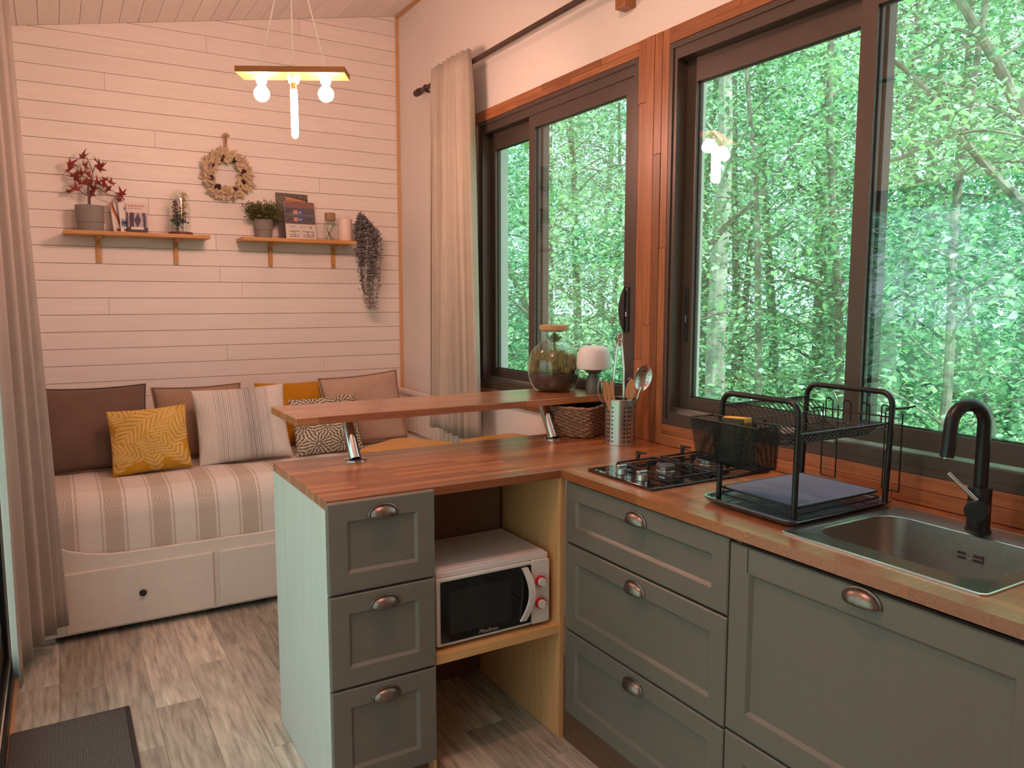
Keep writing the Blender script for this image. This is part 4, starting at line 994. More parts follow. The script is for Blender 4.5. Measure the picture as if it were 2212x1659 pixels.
# --- bar stools behind the peninsula
def stool(label, loc, rz, zs_):
    o = thing('bar_stool', label, 'stool', loc, rz, 'bar stools at the raised bar')
    obj('seat', G().prism(rrect(-.185, .185, -.175, .175, .07, 6), zs_-.035, zs_, 'z'), M['leather'], o, bevel=.010)
    obj('seat_shell', G().prism(rrect(-.180, .180, -.170, .170, .07, 6), zs_-.050, zs_-.0355, 'z'), M['leatherdark'], o)
    for sx in (-1, 1):
        for sy in (-1, 1): obj('leg', G().cyl((sx*.13, sy*.12, zs_-.0505), (sx*.18, sy*.17, .0005), .012, n=12), M['black'], o)
    obj('footrest', G().tube([(x, y, .30) for x, y in rrect(-.163, .163, -.153, .153, .01, 2)], .008, 8, closed=True), M['black'], o)
    return o
stool('square mustard leather bar stool turned beside the daybed', (1.385, 3.285, 0), R(36), .845)
stool('square leather bar stool by the wall under the window', (1.845, 3.165, 0), R(8), .845)

# --- doormat
mt = thing('doormat', 'dark ribbed doormat with black rubber border', 'mat', (-.02, 2.65, 0))
obj('rubber_edge', G().prism(rrect(-.1955, .182, -.45, .444, .008), .0004, .006, 'z'), M['blackplastic'], mt)
obj('pile', G().box(-.1945, .166, -.434, .429, .0062, .0125), M['mat'], mt, smooth=False, bevel=.002)

# --- curtains
def curtain_mesh(path_top, path_bot, z_top, z_bot, n, folds, amp_t, amp_b, nv=26, hem=True, pleat_top=False):
    def lerp_path(p, s):
        k = s*(len(p)-1); i = min(int(k), len(p)-2); t = k-i
        return Vector(p[i])*(1-t)+Vector(p[i+1])*t
    def f(u, v):
        a, b = lerp_path(path_top, u), lerp_path(path_bot, u); c = a*(1-v)+b*v
        d = (lerp_path(path_bot, min(1, u+.01)) - lerp_path(path_bot, max(0, u-.01))); d = d.normalized(); nrm = Vector((d.y, -d.x))
        A = amp_t*(1-v)+amp_b*v
        if pleat_top: A *= .62+.38*min(1, v*8)
        s = math.sin(2*math.pi*folds*u + .5*math.sin(7*u+2*v)) + .25*math.sin(2*math.pi*folds*2.3*u+1+1.2*v)
        c = c + nrm*A*s + d*A*.5*math.cos(2*math.pi*folds*u*1.0+1.1)
        z = z_top + (z_bot-z_top)*v
        return (c.x, c.y, z + (.010*math.sin(5*u) if v > .98 else 0))
    return G().grid(f, n, nv)
cr = thing('curtain', 'beige linen pleated curtain gathered at the end of the rod', 'curtain', (1.95, 3.95, .76))
obj('fabric', curtain_mesh([(1.918, 4.10), (1.918, 3.69)], [(1.903, 4.11), (1.903, 3.59)], 2.815, .775, 320, 8, .033, .038, pleat_top=True), M['curtain'], cr, world=True, ang=80, solid=.002)
rd = thing('curtain_rod', 'dark wooden curtain rod with turned finial above the windows', 'curtain rod', (1.972, 4.0, 2.772))
obj('pole', G().cyl((1.972, 4.40, 2.772), (1.972, -.2, 2.772), .0135, n=16), M['rod'], rd, world=True)
fin = G()
for r_, a, b in ((.0185, 4.40, 4.415), (.015, 4.415, 4.425), (.021, 4.425, 4.445), (.016, 4.445, 4.455), (.020, 4.455, 4.475)): fin.cyl((1.972, a, 2.772), (1.972, b, 2.772), r_, n=18)
obj('finial', fin, M['rod'], rd, world=True)
for y in (4.33, 2.05):
    b = obj('bracket', G().box(1.967, XW-.002, y-.009, y+.009, 2.748, 2.757), M['rod'], rd, smooth=False, world=True)
    obj('bracket_plate', G().box(XW-.010, XW-.0005, y-.012, y+.012, 2.64, 2.79), M['rod'], b, smooth=False, world=True)
    obj('clamp', G().tube([(1.972+.0165*math.cos(R(a)), y, 2.772+.0165*math.sin(R(a))) for a in range(-180, 181, 20)], .004, 6), M['rod'], b, world=True)
wbk = thing('wooden_rod_block', 'square varnished wood block fixed above the window trim', 'bracket', (2.02, 2.53, 2.68))
obj('block', G().box(XW-.055, XW-.0005, 2.495, 2.560, 2.672, 2.80), M['trim'], wbk, smooth=False, bevel=.003, world=True)
cl = thing('curtain', 'long grey taupe curtain bunched beside the glass door', 'curtain', (-.12, 3.6, .12))
obj('fabric', curtain_mesh([(-.185, 3.22), (-.175, 3.45), (-.130, 3.62), (-.098, 3.78)], [(-.195, 3.18), (-.165, 3.45), (-.085, 3.64), (-.030, 3.785)], 2.80, .125, 260, 4.5, .016, .022), M['curtain2'], cl, world=True, ang=80, solid=.003)
rl = thing('curtain_rod', 'slim black curtain rod above the glass door', 'curtain rod', (-.17, 2.0, 2.81))
obj('pole', G().cyl((-.165, .0, 2.805), (-.165, 3.80, 2.805), .011, n=12), M['black'], rl, world=True)
for y in (.1, 2.0, 3.75): obj('bracket', G().box(XL+.0005, -.160, y-.008, y+.008, 2.785, 2.793), M['black'], rl, smooth=False, world=True)

# --- wall shelves
def wall_shelf(label, x0, x1, brx):
    s = thing('wall_shelf', label, 'shelf', ((x0+x1)/2, YB-.1, 1.871), 0, 'honey wood wall shelves')
    obj('board', G().box(x0, x1, 4.742, YB-.003, 1.871, 1.891), M['shelfwood'], s, smooth=False, bevel=.0015, world=True)
    for bx in brx:
        b = obj('bracket', G().box(bx-.012, bx+.012, YB-.018, YB-.003, 1.730, 1.8705), M['shelfwood'], s, smooth=False, bevel=.0015, world=True)
        obj('bracket_arm', G().prism([(4.775, 1.8705), (YB-.0185, 1.8705), (YB-.0185, 1.850), (4.80, 1.855)], bx-.012, bx+.012, 'x'), M['shelfwood'], b, smooth=False, world=True)
        for zz in (1.748, 1.815): obj('screw', G().cyl((bx, YB-.0182, zz), (bx, YB-.0205, zz), .0035, n=10), M['brass'], b, world=True)
    return s
SZ = 1.891
wall_shelf('wooden wall shelf holding the red maple, booklets and glass dome', .066, .797, (.233, .633))
wall_shelf('wooden wall shelf holding the green herb pot, magazine and jar', .977, 1.668, (1.175, 1.573))

# --- maple bonsai
mp = thing('potted_maple', 'small red leaved maple bonsai in a grey two tier pot', 'plant', (.197, 4.838, SZ))
pot = obj('pot', G().lathe([(.0625, .0004), (.0645, .050), (.0690, .0505), (.0715, .139), (.066, .139), (.064, .125)], n=36), M['concrete'], mp)
obj('soil', G().lathe([(.0635, .118), (.0635, .124), (.002, .127)], n=28), M['soil'], mp)
obj('trunk', G().tube([(-.025, 0, .124), (-.008, 0, .130), (0, 0, .15), (.001, 0, .19), (-.001, .0, .235)], [.006,.008,.0075,.0065,.0055], 8), M['bark'], mp)
brs = [[(0,0,.19), (-.03,0,.205), (-.055,0,.235), (-.066,-.005,.275), (-.068,-.006,.31)], [(0,0,.23), (.012,0,.275), (.025,.0,.32), (.010,0,.37), (-.010,0,.415)],
       [(.003,0,.19), (.025,0,.205), (.036,0,.24), (.040,0,.275)], [(.015,0,.25), (.05,0,.235), (.09,-.005,.205), (.135,-.01,.196), (.165,-.01,.200)], [(0,0,.235), (-.012,0,.28), (-.03,.0,.30)], [(.025,0,.32), (.035,0,.345), (.04,0,.36)], [(.04,0,.26), (.065,0,.255), (.085,0,.25)]]
for b in brs: obj('branch', G().tube(b, [.0032-.0004*i for i in range(len(b))], 6), M['bark'], mp)
def star_leaf(L):
    pts = []
    for ang, ln in ((-100,.45), (-75,.28), (-52,.80), (-30,.32), (0,1.0), (30,.32), (52,.80), (75,.28), (100,.45), (180,.06)):
        pts.append((L*ln*math.sin(R(ang)), L*ln*math.cos(R(ang)), .10*L*(1-ln)))
    return G().add(pts+[(0,0,.04*L)], [(10, (i+1) % 10, i) for i in range(10)])
LM = mesh_of('maple_leaf', star_leaf(.060), False); LM.materials.append(M['maple'])
rl_ = random.Random(8)
for (x, z) in ((-.095,.205),(-.065,.215),(-.105,.30),(-.075,.325),(-.06,.285),(-.03,.305),(-.01,.30),(-.085,.345),(-.01,.345),(-.015,.385),(-.02,.41),(.045,.375),(.055,.335),(.065,.345),(.005,.255),(-.02,.245),(.02,.26),(-.04,.255),(.07,.25),(.085,.235),(.095,.225),(.108,.26),(.085,.275),(.03,.225),(.05,.265),(-.05,.27),(.0,.20),(.16,.195),(.148,.178),(.168,.21)):
    l = obj('leaf', LM, None, mp); l.location = (x+rl_.uniform(-.006,.006), rl_.uniform(-.03, .03), z); l.rotation_euler = (R(rl_.uniform(35, 100)), R(rl_.uniform(-50, 50)), R(rl_.uniform(-60, 60))); sc = rl_.uniform(.75, 1.1); l.scale = (sc, sc, sc)

# --- printed matter
def print_mesh(w, h, fn, nx=44, ny=60):
    vs = [(w*i/(nx-1)-w/2, 0, h*j/(ny-1)) for j in range(ny) for i in range(nx)]
    fs = [(j*nx+i, j*nx+i+1, (j+1)*nx+i+1, (j+1)*nx+i) for j in range(ny-1) for i in range(nx-1)]
    me = bpy.data.meshes.new('print'); me.from_pydata(vs, [], fs); me.update()
    U, V = np.meshgrid(np.linspace(0, 1, nx), np.linspace(0, 1, ny)); c = np.concatenate([fn(U.ravel(), V.ravel()), np.ones((nx*ny, 1))], 1)
    a = me.color_attributes.new('Col', 'FLOAT_COLOR', 'POINT'); a.data.foreach_set('color', c.astype(np.float32).ravel()); return me
m_, nt_, nd_, lk_, p_ = new_mat('colour print'); vc_ = nd_.new('ShaderNodeVertexColor'); vc_.layer_name = 'Col'; lk_.new(vc_.outputs[0], p_.inputs['Base Color']); p_.inputs['Roughness'].default_value = .45
M['print'] = m_
def layer(c, mask, col): c[mask] = col
def base_c(n, col): return np.tile(np.array(col, float), (n, 1))
def cover_leaflet1(u, v):
    c = base_c(len(u), (.70,.63,.57)); layer(c, (np.abs(u-.75+.55*v-.15*np.sin(5*v)) < .16) & (v > .28), (.52,.20,.09)); layer(c, (np.abs(u-.85+.5*v-.12*np.sin(5*v)) < .07) & (v > .3), (.10,.03,.02)); layer(c, (v < .14) & (v > .06) & (np.abs(u-.5) < .18), (.12,.10,.12)); return c
def cover_leaflet2(u, v):
    c = base_c(len(u), (.72,.66,.62)); layer(c, (v > .22) & (v < .46) & (u > .1), (.10,.17,.28)); layer(c, (v > .30) & (v < .38) & (u > .2) & (u < .9), (.02,.05,.10)); layer(c, (v > .42) & (v < .48) & (u > .1), (.38,.42,.5)); layer(c, (v < .14) & (v > .06) & (np.abs(u-.5) < .18), (.10,.09,.12)); return c
def cover_novel(u, v):
    c = base_c(len(u), (.68,.58,.53)); ph = (v < .68); layer(c, ph, (.42,.36,.42)); layer(c, ph & (np.abs(u-.22-.05*v) < .11), (.035,.022,.04)); layer(c, ph & (np.abs(u-.86+.04*v) < .07), (.05,.03,.05)); layer(c, ph & (np.abs(u-.04) < .05), (.08,.05,.07))
    layer(c, ph & (np.abs(u-.52-.1*(v-.4)) < .16-.6*np.abs(v-.43)), (.05,.03,.05)); layer(c, (v < .20) & ph, (.03,.02,.03)); layer(c, (v > .13) & (v < .21) & (np.abs(u-.5) < .30), (.70,.62,.60))
    for z, w in ((.90, .40), (.82, .33)): layer(c, (np.abs(v-z) < .016) & (u > .08) & (u < .08+2*w) & ((u*37) % 1 < .75), (.42,.06,.06) if z > .85 else (.35,.22,.2))
    return c
def cover_house(u, v):
    r = np.random.default_rng(5); c = base_c(len(u), (.13,.12,.10))*(.5+1.2*r.random((len(u), 1)))
    roof = (v > .72) & (v < .93-.12*(u-.3)) & (u > .30) & (u < .95); layer(c, roof, (.55,.27,.13)); layer(c, roof & ((u*14) % 1 < .35) & (v < .86), (.16,.07,.04)); layer(c, (np.abs(v-(.95-.12*(u-.3))) < .012) & (u > .26), (.08,.04,.03)); layer(c, (v < .62), (.10,.07,.06)); return c
def cover_brochure(u, v):
    r = np.random.default_rng(6); c = base_c(len(u), (.70,.64,.60)); ph = v > .42; k = ph.sum(); c[ph] = np.array((.10,.085,.09))*(.5+1.3*r.random((k, 1)))
    layer(c, ph & (v > .62) & (v < .68), (.15,.15,.2))
    for z in (.72, .53):
        layer(c, (np.abs(v-z-.0) < .055) & (u > .30) & (u < .42), (.60,.30,.25)); layer(c, (np.abs(v-z) < .055) & (u > .42) & (u < .62), (.10,.13,.40)); layer(c, (np.abs(v-z) < .02) & (u > .47) & (u < .54), (.55,.5,.5))
    layer(c, (v > .84) & ((u*9+v*13) % 1 < .45), (.42,.16,.12))
    for a, b in ((.10, .46), (.54, .92)):
        bx_ = (u > a) & (u < b) & (v > .08) & (v < .23); inn = (u > a+.015) & (u < b-.015) & (v > .09) & (v < .22); layer(c, bx_ & ~inn, (.10,.10,.11)); layer(c, inn & (np.abs(u-(a+b)/2+.3*(v-.15)) < .012), (.15,.15,.16)); layer(c, inn & (np.abs(v-.13) < .007), (.2,.2,.2))
    layer(c, (np.abs(v-.335) < .010) & (u > .15) & (u < .75) & ((u*40) % 1 < .6), (.30,.28,.27)); layer(c, ((u-.83)**2+((v-.335)*1.4)**2 < .0016), (.2,.2,.22)); return c
def booklet(name, label, cat, loc, w, h, t, fn, rz, lean, page=M['paper'], group=None):
    o = thing(name, label, cat, loc, 0, group); o.rotation_euler = (R(-lean), 0, R(rz))
    obj('pages', G().box(-w/2, w/2, .0006, t, 0, h), page, o, smooth=False)
    pm = print_mesh(w, h, fn); pm.materials.append(M['print']); obj('printed_cover', pm, None, o); return o
booklet('leaflet', 'leaning leaflet with an orange brown swirl beside the maple pot', 'leaflet', (.334, 4.862, SZ+.001), .052, .170, .003, cover_leaflet1, 25, 10)
b2_ = booklet('leaflet', 'white leaflet with a letter R and blue picture beside the novel', 'leaflet', (.372, 4.850, SZ+.001), .055, .170, .003, cover_leaflet2, 20, 9)
lt = text_mesh('R', .026); lt.materials.append(M['ink']); l = obj('lettering', lt, None, b2_); l.rotation_euler = (R(90), 0, 0); l.location = (.006, -.0006, .128)
booklet('novel', 'paperback novel with dark forest cover photo on the wall shelf', 'book', (.428, 4.835, SZ+.001), .106, .170, .010, cover_novel, -6, 8)
booklet('magazine', 'large magazine with an orange wooden house on its cover', 'magazine', (1.322, 4.872, SZ+.001), .205, .292, .010, cover_house, 8, 9, plain('grey page edge', (.25,.22,.2), .7))
booklet('brochure', 'white brochure with dark photo and two floor plan drawings', 'brochure', (1.350, 4.842, SZ+.001), .192, .238, .006, cover_brochure, 5, 8)

# --- glass dome with dried flowers
dm = thing('glass_dome', 'glass cloche with dried flowers on a dark wooden base', 'cloche', (.652, 4.838, SZ))
obj('base', G().lathe([(.066, .0004), (.067, .003), (.067, .013), (.063, .017), (.055, .0175)], n=36), plain('dark red wood base', (.13,.035,.022), .4), dm)
obj('dome', G().lathe([(.0565, .018), (.0565, .20)] + [(.0565*math.cos(R(a)), .20+.0565*math.sin(R(a))) for a in range(8, 90, 8)] + [(.0005, .2565)], n=40, cap0=False), M['clear'], dm, ang=80)
rd_ = random.Random(12)
def spray(parent, nm, mat, base, top, n, spread, size, stem=True):
    b, t = Vector(base), Vector(top)
    if stem: obj('stem', G().tube([b, b*.4+t*.6, t], .0014, 5), M['stem'], parent)
    g = G()
    for i in range(n):
        q = b + (t-b)*(.35+.65*rd_.random()) + Vector((rd_.gauss(0, spread), rd_.gauss(0, spread), rd_.gauss(0, spread)))
        d = Vector((rd_.gauss(0,1), rd_.gauss(0,1), rd_.gauss(.5,1))).normalized(); s = d.orthogonal().normalized()*size*.4
        g.add([q, q+d*size*.5+s, q+d*size, q+d*size*.5-s], [(0,1,2,3)])
    obj(nm, g, mat, parent, smooth=False, kind='stuff')
spray(dm, 'dried_bloom', M['driedred'], (-.015, -.01, .02), (-.028, -.012, .19), 70, .008, .018)
spray(dm, 'dried_grass', M['driedgold'], (.012, 0, .02), (.022, 0, .235), 110, .007, .014)
spray(dm, 'green_leaves', M['leafdark'], (-.02, 0, .02), (-.018, -.01, .10), 45, .012, .026)
spray(dm, 'dark_bloom', M['drieddark'], (.014, .01, .02), (.018, .005, .14), 45, .009, .018)

# --- wreath
wh = thing('dried_wreath', 'round dried flower wreath hanging by a ribbon loop', 'wreath', (.929, YB-.03, 2.262))
obj('ring', G().tube([(.100*math.cos(2*math.pi*i/40), .004, .100*math.sin(2*math.pi*i/40)) for i in range(40)], .012, 8, closed=True), M['stem'], wh)
def wpetals(mat, nm, n, rmin, rmax, ln, wd):
    g = G()
    for i in range(n):
        a = rd_.random()*6.283; r = rd_.uniform(rmin, rmax); p = Vector((r*math.cos(a), -.012-.018*rd_.random(), r*math.sin(a)))
        tdir = a + R(-62) + rd_.gauss(0, .55); d = Vector((math.cos(tdir), rd_.gauss(-.1, .3), math.sin(tdir))).normalized(); s = d.cross(Vector((rd_.gauss(0,.3), 1, rd_.gauss(0,.3)))).normalized()*wd
        L = ln*rd_.uniform(.6, 1.2); g.add([p, p+d*L*.4+s, p+d*L*.8+s*.6, p+d*L, p+d*L*.8-s*.6, p+d*L*.4-s], [(0,1,2,3,4,5)])
    obj(nm, g, mat, wh, smooth=False, kind='stuff')
wpetals(M['driedcream'], 'cream_petals', 360, .070, .124, .050, .008)
wpetals(M['driedpink'], 'blush_petals', 200, .080, .128, .050, .009)
wpetals(plain('brown seed head', (.15,.07,.03), .8), 'seed_heads', 60, .075, .120, .030, .003)
for a in (105, 65, 152, 12, -22, -62, -128, -160):
    g = G()
    for i in range(9): g.ball((.094*math.cos(R(a))+rd_.gauss(0,.006), -.030+rd_.gauss(0,.004), .094*math.sin(R(a))+rd_.gauss(0,.006)), .0095, n=7, m=5)
    obj('plum_flower', g, M['drieddark'], wh)
for s in (-1, 1): obj('ribbon_strand', G().add([(s*.006-.004, -.002, .10), (s*.006+.004, -.002, .10), (s*.003-.008+.004, -.003, .222), (s*.003+.006+.004, -.003, .222)], [(0,1,3,2)]), M['ribbon'], wh, solid=.0012)
obj('ribbon_loop', G().tube([(-.016+.001, -.004, .215), (-.006, -.008, .232), (.006, -.008, .236), (.020, -.006, .230), (.022, -.004, .222)], [.006,.008,.009,.008,.005], 8), M['ribbon'], wh)
obj('hook', G().cyl((.004, .024, .228), (.004, -.004, .228), .003, n=8), M['brass'], wh)

# --- herb pot
hp_ = thing('potted_herb', 'bushy small leaved green plant in a grey tapered pot', 'plant', (1.120, 4.838, SZ))
obj('pot', G().lathe([(.0455, .0004), (.0475, .050), (.0520, .0505), (.0565, .113), (.052, .113), (.050, .10)], n=32), M['concrete'], hp_)
obj('soil', G().lathe([(.050, .094), (.050, .100), (.002, .102)], n=24), M['soil'], hp_)
g = G(); gs = G()
for i in range(180):
    a = rd_.random()*6.283; q = math.sqrt(rd_.random())*.045; b = Vector((q*math.cos(a), q*math.sin(a), .10)); sp_ = Vector((math.cos(a), math.sin(a), 0))*(.02+.055*rd_.random()) + Vector((0,0,.03+.085*rd_.random()))
    if sp_.z < .045: sp_ = sp_ + Vector((math.cos(a)*.02, math.sin(a)*.02, -.02))
    t = b+sp_; gs.tube([b, b+sp_*.6+Vector((0,0,.008)), t], .0010, 4)
    for k in range(9):
        p = b + sp_*(.4+.6*k/8) + Vector((0,0,.006)); d = Vector((rd_.gauss(0,1), rd_.gauss(0,1), rd_.gauss(.4,.7))).normalized(); s = d.orthogonal().normalized()*.0045; L = .020
        g.add([p, p+d*L*.5+s, p+d*L, p+d*L*.5-s], [(0,1,2,3)])
obj('stems', gs, M['stem'], hp_, kind='stuff'); obj('foliage', g, leaf_mat('herb leaves', [(0, (.03,.055,.018)), (.5, (.12,.15,.035)), (1, (.30,.28,.09))], .25), hp_, smooth=False, kind='stuff')

# --- jar and vase
jr = thing('glass_jar', 'small glass jar with a woven stopper and twigs inside', 'jar', (1.531, 4.838, SZ))
obj('glass_body', G().lathe(smooth_prof([(.038, .0006), (.044, .004), (.045, .02), (.045, .095), (.041, .115), (.032, .125), (.031, .134)], 3), n=32, cap1=False), M['clear'], jr, ang=80)
obj('stopper', G().lathe([(.029, .128), (.033, .136), (.034, .165), (.031, .176), (.02, .177)], n=28), M['corkdark'], jr)
for (a, b) in (((-.03, 0, .006), (.02, -.01, .10)), ((.01, .01, .004), (-.025, .0, .085)), ((.02, -.01, .005), (-.01, .01, .06))): obj('twig', G().tube([a, b], .0022, 5), M['stem'], jr)
vz = thing('ceramic_vase', 'pale pink square shouldered ceramic vase at the shelf end', 'vase', (1.628, 4.838, SZ))
obj('vase_body', G().lathe(smooth_prof([(.036, .0004), (.041, .004), (.044, .03), (.044, .125), (.041, .142), (.030, .148), (.022, .146)], 3), n=36), M['pinkceramic'], vz, ang=80)

# --- trailing eucalyptus
iv = thing('hanging_eucalyptus', 'long trailing grey eucalyptus garland hanging off the shelf end', 'plant', (1.695, 4.80, SZ))
g = G(); rr2 = random.Random(21)
paths = []
for k in range(22):
    xo = rr2.uniform(-.02, .13); yo = rr2.uniform(-.045, .05); L = rr2.choice((.10, .14, .18, .22, .28, .33)) if k > 4 else .415
    if k < 5: xo = .045+.022*k
    up_ = rr2.uniform(.08, .235) * (1 - .4*abs(xo-.05)/.1)
    P0 = Vector((-.012+rr2.uniform(-.01,.02), 0, .002)); P1 = Vector((xo*.35, yo*.5, up_)); P2 = Vector((xo*1.1, yo, max(.02, up_*.4))); P3 = Vector((xo+rr2.uniform(-.02,.02)-(.03*L), yo, -L*.5)); P4 = Vector((xo*.7+.02+rr2.uniform(-.015,.02), yo*.7, -L))
    pts = []
    for i in range(31):
        t = i/30*4; j = min(int(t), 3); q = t-j; Q = (P0, P1, P2, P3, P4); pts.append(Q[j]*(1-q)+Q[j+1]*q)
    for _ in range(2): pts = [pts[0]] + [(pts[i-1]+pts[i]*2+pts[i+1])/4 for i in range(1, 30)] + [pts[-1]]
    obj('vine', G().tube(pts, .0013, 5), M['stem'], iv)
    for i in range(3, 31):
        for s in (-1, 1, 0, -.5, .5, 0):
            d = Vector((rr2.gauss(s*.9, .5), rr2.gauss(-.25, .7), rr2.gauss(-.1, .6))).normalized(); n_ = d.orthogonal().normalized()*.0058; L2 = rr2.uniform(.013, .022); p = pts[i] + Vector((rr2.gauss(0,.007), rr2.gauss(0,.008), rr2.uniform(-.008,.008)))
            g.add([p, p+d*L2*.35+n_, p+d*L2*.75+n_*.8, p+d*L2, p+d*L2*.75-n_*.8, p+d*L2*.35-n_], [(0,1,2,3,4,5)])
obj('foliage', g, M['eucal'], iv, smooth=False, kind='stuff')

# ================================================================== LAMPS
M['bulb'] = emit('glowing bulb', LAMP_COL, BULB_E)
PC = Vector((.905, 3.30, 0)); pd_ = Vector((.875, -.484, 0)).normalized(); pz = 2.452
pn = thing('pendant_lamp', 'wooden plank pendant lamp with two globe bulbs and a tube bulb', 'lamp', (PC.x, PC.y, pz), math.atan2(pd_.y, pd_.x))
obj('plank', G().box(-.222, .222, -.060, .060, -.012, .012), M['lampwood'], pn, smooth=False, bevel=.002)
apex = Vector((0, 0, 2.99-pz))
for k, x in enumerate((-.132, 0, .132)):
    obj('cord', G().tube([apex + Vector(((k-1)*.006, 0, 0)), (x, 0, .030)], .0026, 6), M['cordwhite'], pn)
    obj('cord_grip', G().lathe([(.013, .0122), (.012, .018), (.006, .026), (.0055, .040)], (x, 0, 0), 18), M['porcelain'], pn)
    s = obj('socket', G().lathe([(.029, -.0122), (.028, -.018), (.022, -.030), (.0205, -.040)][::-1], (x, 0, 0), 24), M['porcelain'], pn)
    if k == 1:
        obj('bulb_collar', G().lathe([(.0135, -.066), (.0145, -.0405)], (x, 0, 0), 20), M['brass'], s)
        obj('bulb', G().lathe([(.002, -.262), (.010, -.258), (.0145, -.248), (.0145, -.085), (.0135, -.0665)], (x, 0, 0), 20), emit('glowing tube bulb', LAMP_COL, BULB_E*.5), s, label='long tubular filament bulb')
    else:
        obj('bulb', G().lathe([(.0315*math.sin(math.pi*i/14)+.0003, -.0830-.0315*math.cos(math.pi*i/14)) for i in range(12)] + [(.015, -.050), (.0135, -.0405)], (x, 0, 0), 24), M['bulb'], s, label='round glowing globe bulb')
obj('gathering_ring', G().tube([(.012*math.cos(2*math.pi*i/14), .012*math.sin(2*math.pi*i/14), apex.z) for i in range(14)], .003, 6, closed=True), M['cordwhite'], pn)
obj('ceiling_cord', G().tube([apex, (0, 0, ceil_z(PC.x)-pz-.018)], .005, 8), M['cordwhite'], pn)
obj('ceiling_rose', G().lathe([(.045, -.030), (.048, -.012), (.048, .004)], (0, 0, ceil_z(PC.x)-pz-.006), 28), M['porcelain'], pn)
# ceiling lamp over the kitchen floor (behind the top of the view)
kx, ky = .62, 1.46; kz = ceil_z(kx)
kl = thing('ceiling_lamp', 'globe ceiling lamp above the kitchen floor', 'lamp', (kx, ky, kz-.02))
obj('ceiling_plate', G().lathe([(.07, -.022), (.075, -.008), (.075, .004)], n=32), M['porcelain'], kl)
obj('stem', G().cyl((0, 0, -.0225), (0, 0, -.075), .010, n=14), M['brass'], kl)
obj('globe', G().ball((0, 0, -.115), .042, n=24, m=16), emit('kitchen globe', LAMP_COL, KITCHEN_E), kl)

# ================================================================== OUTSIDE: THE FOREST
GZ = -.75
def at(px, py, d):
    F = Vector((math.sin(YAW)*math.cos(PITCH), math.cos(YAW)*math.cos(PITCH), -math.sin(PITCH))); Rt = Vector((math.cos(YAW), -math.sin(YAW), 0)); U = Rt.cross(F)
    v = F + Rt*((px-1106)/FPX) - U*((py-829.5)/FPX)
    return Vector((0, 0, CAM_H)) + v.normalized()*d
def ground_z(x, y): return GZ + .10*math.sin(x*.35+1)*math.sin(y*.3) + .012*max(0, math.hypot(x, y)-12)
g = G().grid(lambda u, v: (-45+100*u, -45+110*v, ground_z(-45+100*u, -45+110*v) if not (-3 < -45+100*u < 4) else GZ), 90, 90)
gr = struct('ground', g, M['ground'])
struct('terrace', G().box(-3.2, XL-.2, -1.0, 5.0, GZ-.05, -.06), M['slab'], smooth=False)
struct('house_base', G().box(XL-.13, XW+.16, YF-.11, YB+.11, GZ-.05, -.1205), M['subfloor'], smooth=False)
def leaf_obj(P, L, parent, mat, name='foliage', flat=.45):
    off = np.array(parent.location); Q = P + off; P = P[~((Q[:, 0] > XL-.5) & (Q[:, 0] < XW+.6) & (Q[:, 1] > YF-.6) & (Q[:, 1] < YB+.8))]
    n = len(P); a = rng.uniform(0, 2*np.pi, n); tilt = rng.normal(0, flat, n)
    L = L*rng.uniform(.6, 1.25, n)
    d = np.stack([np.cos(a)*np.cos(tilt), np.sin(a)*np.cos(tilt), np.sin(tilt)-.15], 1)
    s = np.stack([-np.sin(a), np.cos(a), rng.normal(0, .35, n)], 1)*.32
    up = np.cross(d, s)*.25
    K = 6 if L.mean() < .075 else 4; l = L[:, None]
    V = np.empty((n, K, 3))
    shape = ((0, 0), (.28, .85), (.62, .80), (1, 0), (.62, -.80), (.28, -.85)) if K == 6 else ((0, 0), (.45, 1), (1, 0), (.45, -1))
    for q, (a_, b_) in enumerate(shape): V[:, q] = P + d*l*a_ + s*l*b_ + up*l*abs(b_)
    me = bpy.data.meshes.new(name); me.vertices.add(n*K); me.vertices.foreach_set('co', V.astype(np.float32).ravel())
    me.loops.add(n*K); me.loops.foreach_set('vertex_index', np.arange(n*K, dtype=np.int32)); me.polygons.add(n); me.polygons.foreach_set('loop_start', np.arange(0, n*K, K, dtype=np.int32))
    me.update(calc_edges=True); me.materials.append(mat)
    o = bpy.data.objects.new(name, me); COL.objects.link(o); o.parent = parent; o['kind'] = 'stuff'; return o
def bez(pts, n):
    out = []; k = len(pts)-1
    for i in range(n):
        t = i/(n-1)*k; j = min(int(t), k-1); q = t-j; p0_, p1, p2, p3 = pts[max(j-1, 0)], pts[j], pts[j+1], pts[min(j+2, k)]
        out.append(.5*((2*p1)+(p2-p0_)*q+(2*p0_-5*p1+4*p2-p3)*q*q+(3*p1-p0_-3*p2+p3)*q**3))
    return out
TR = random.Random(99)
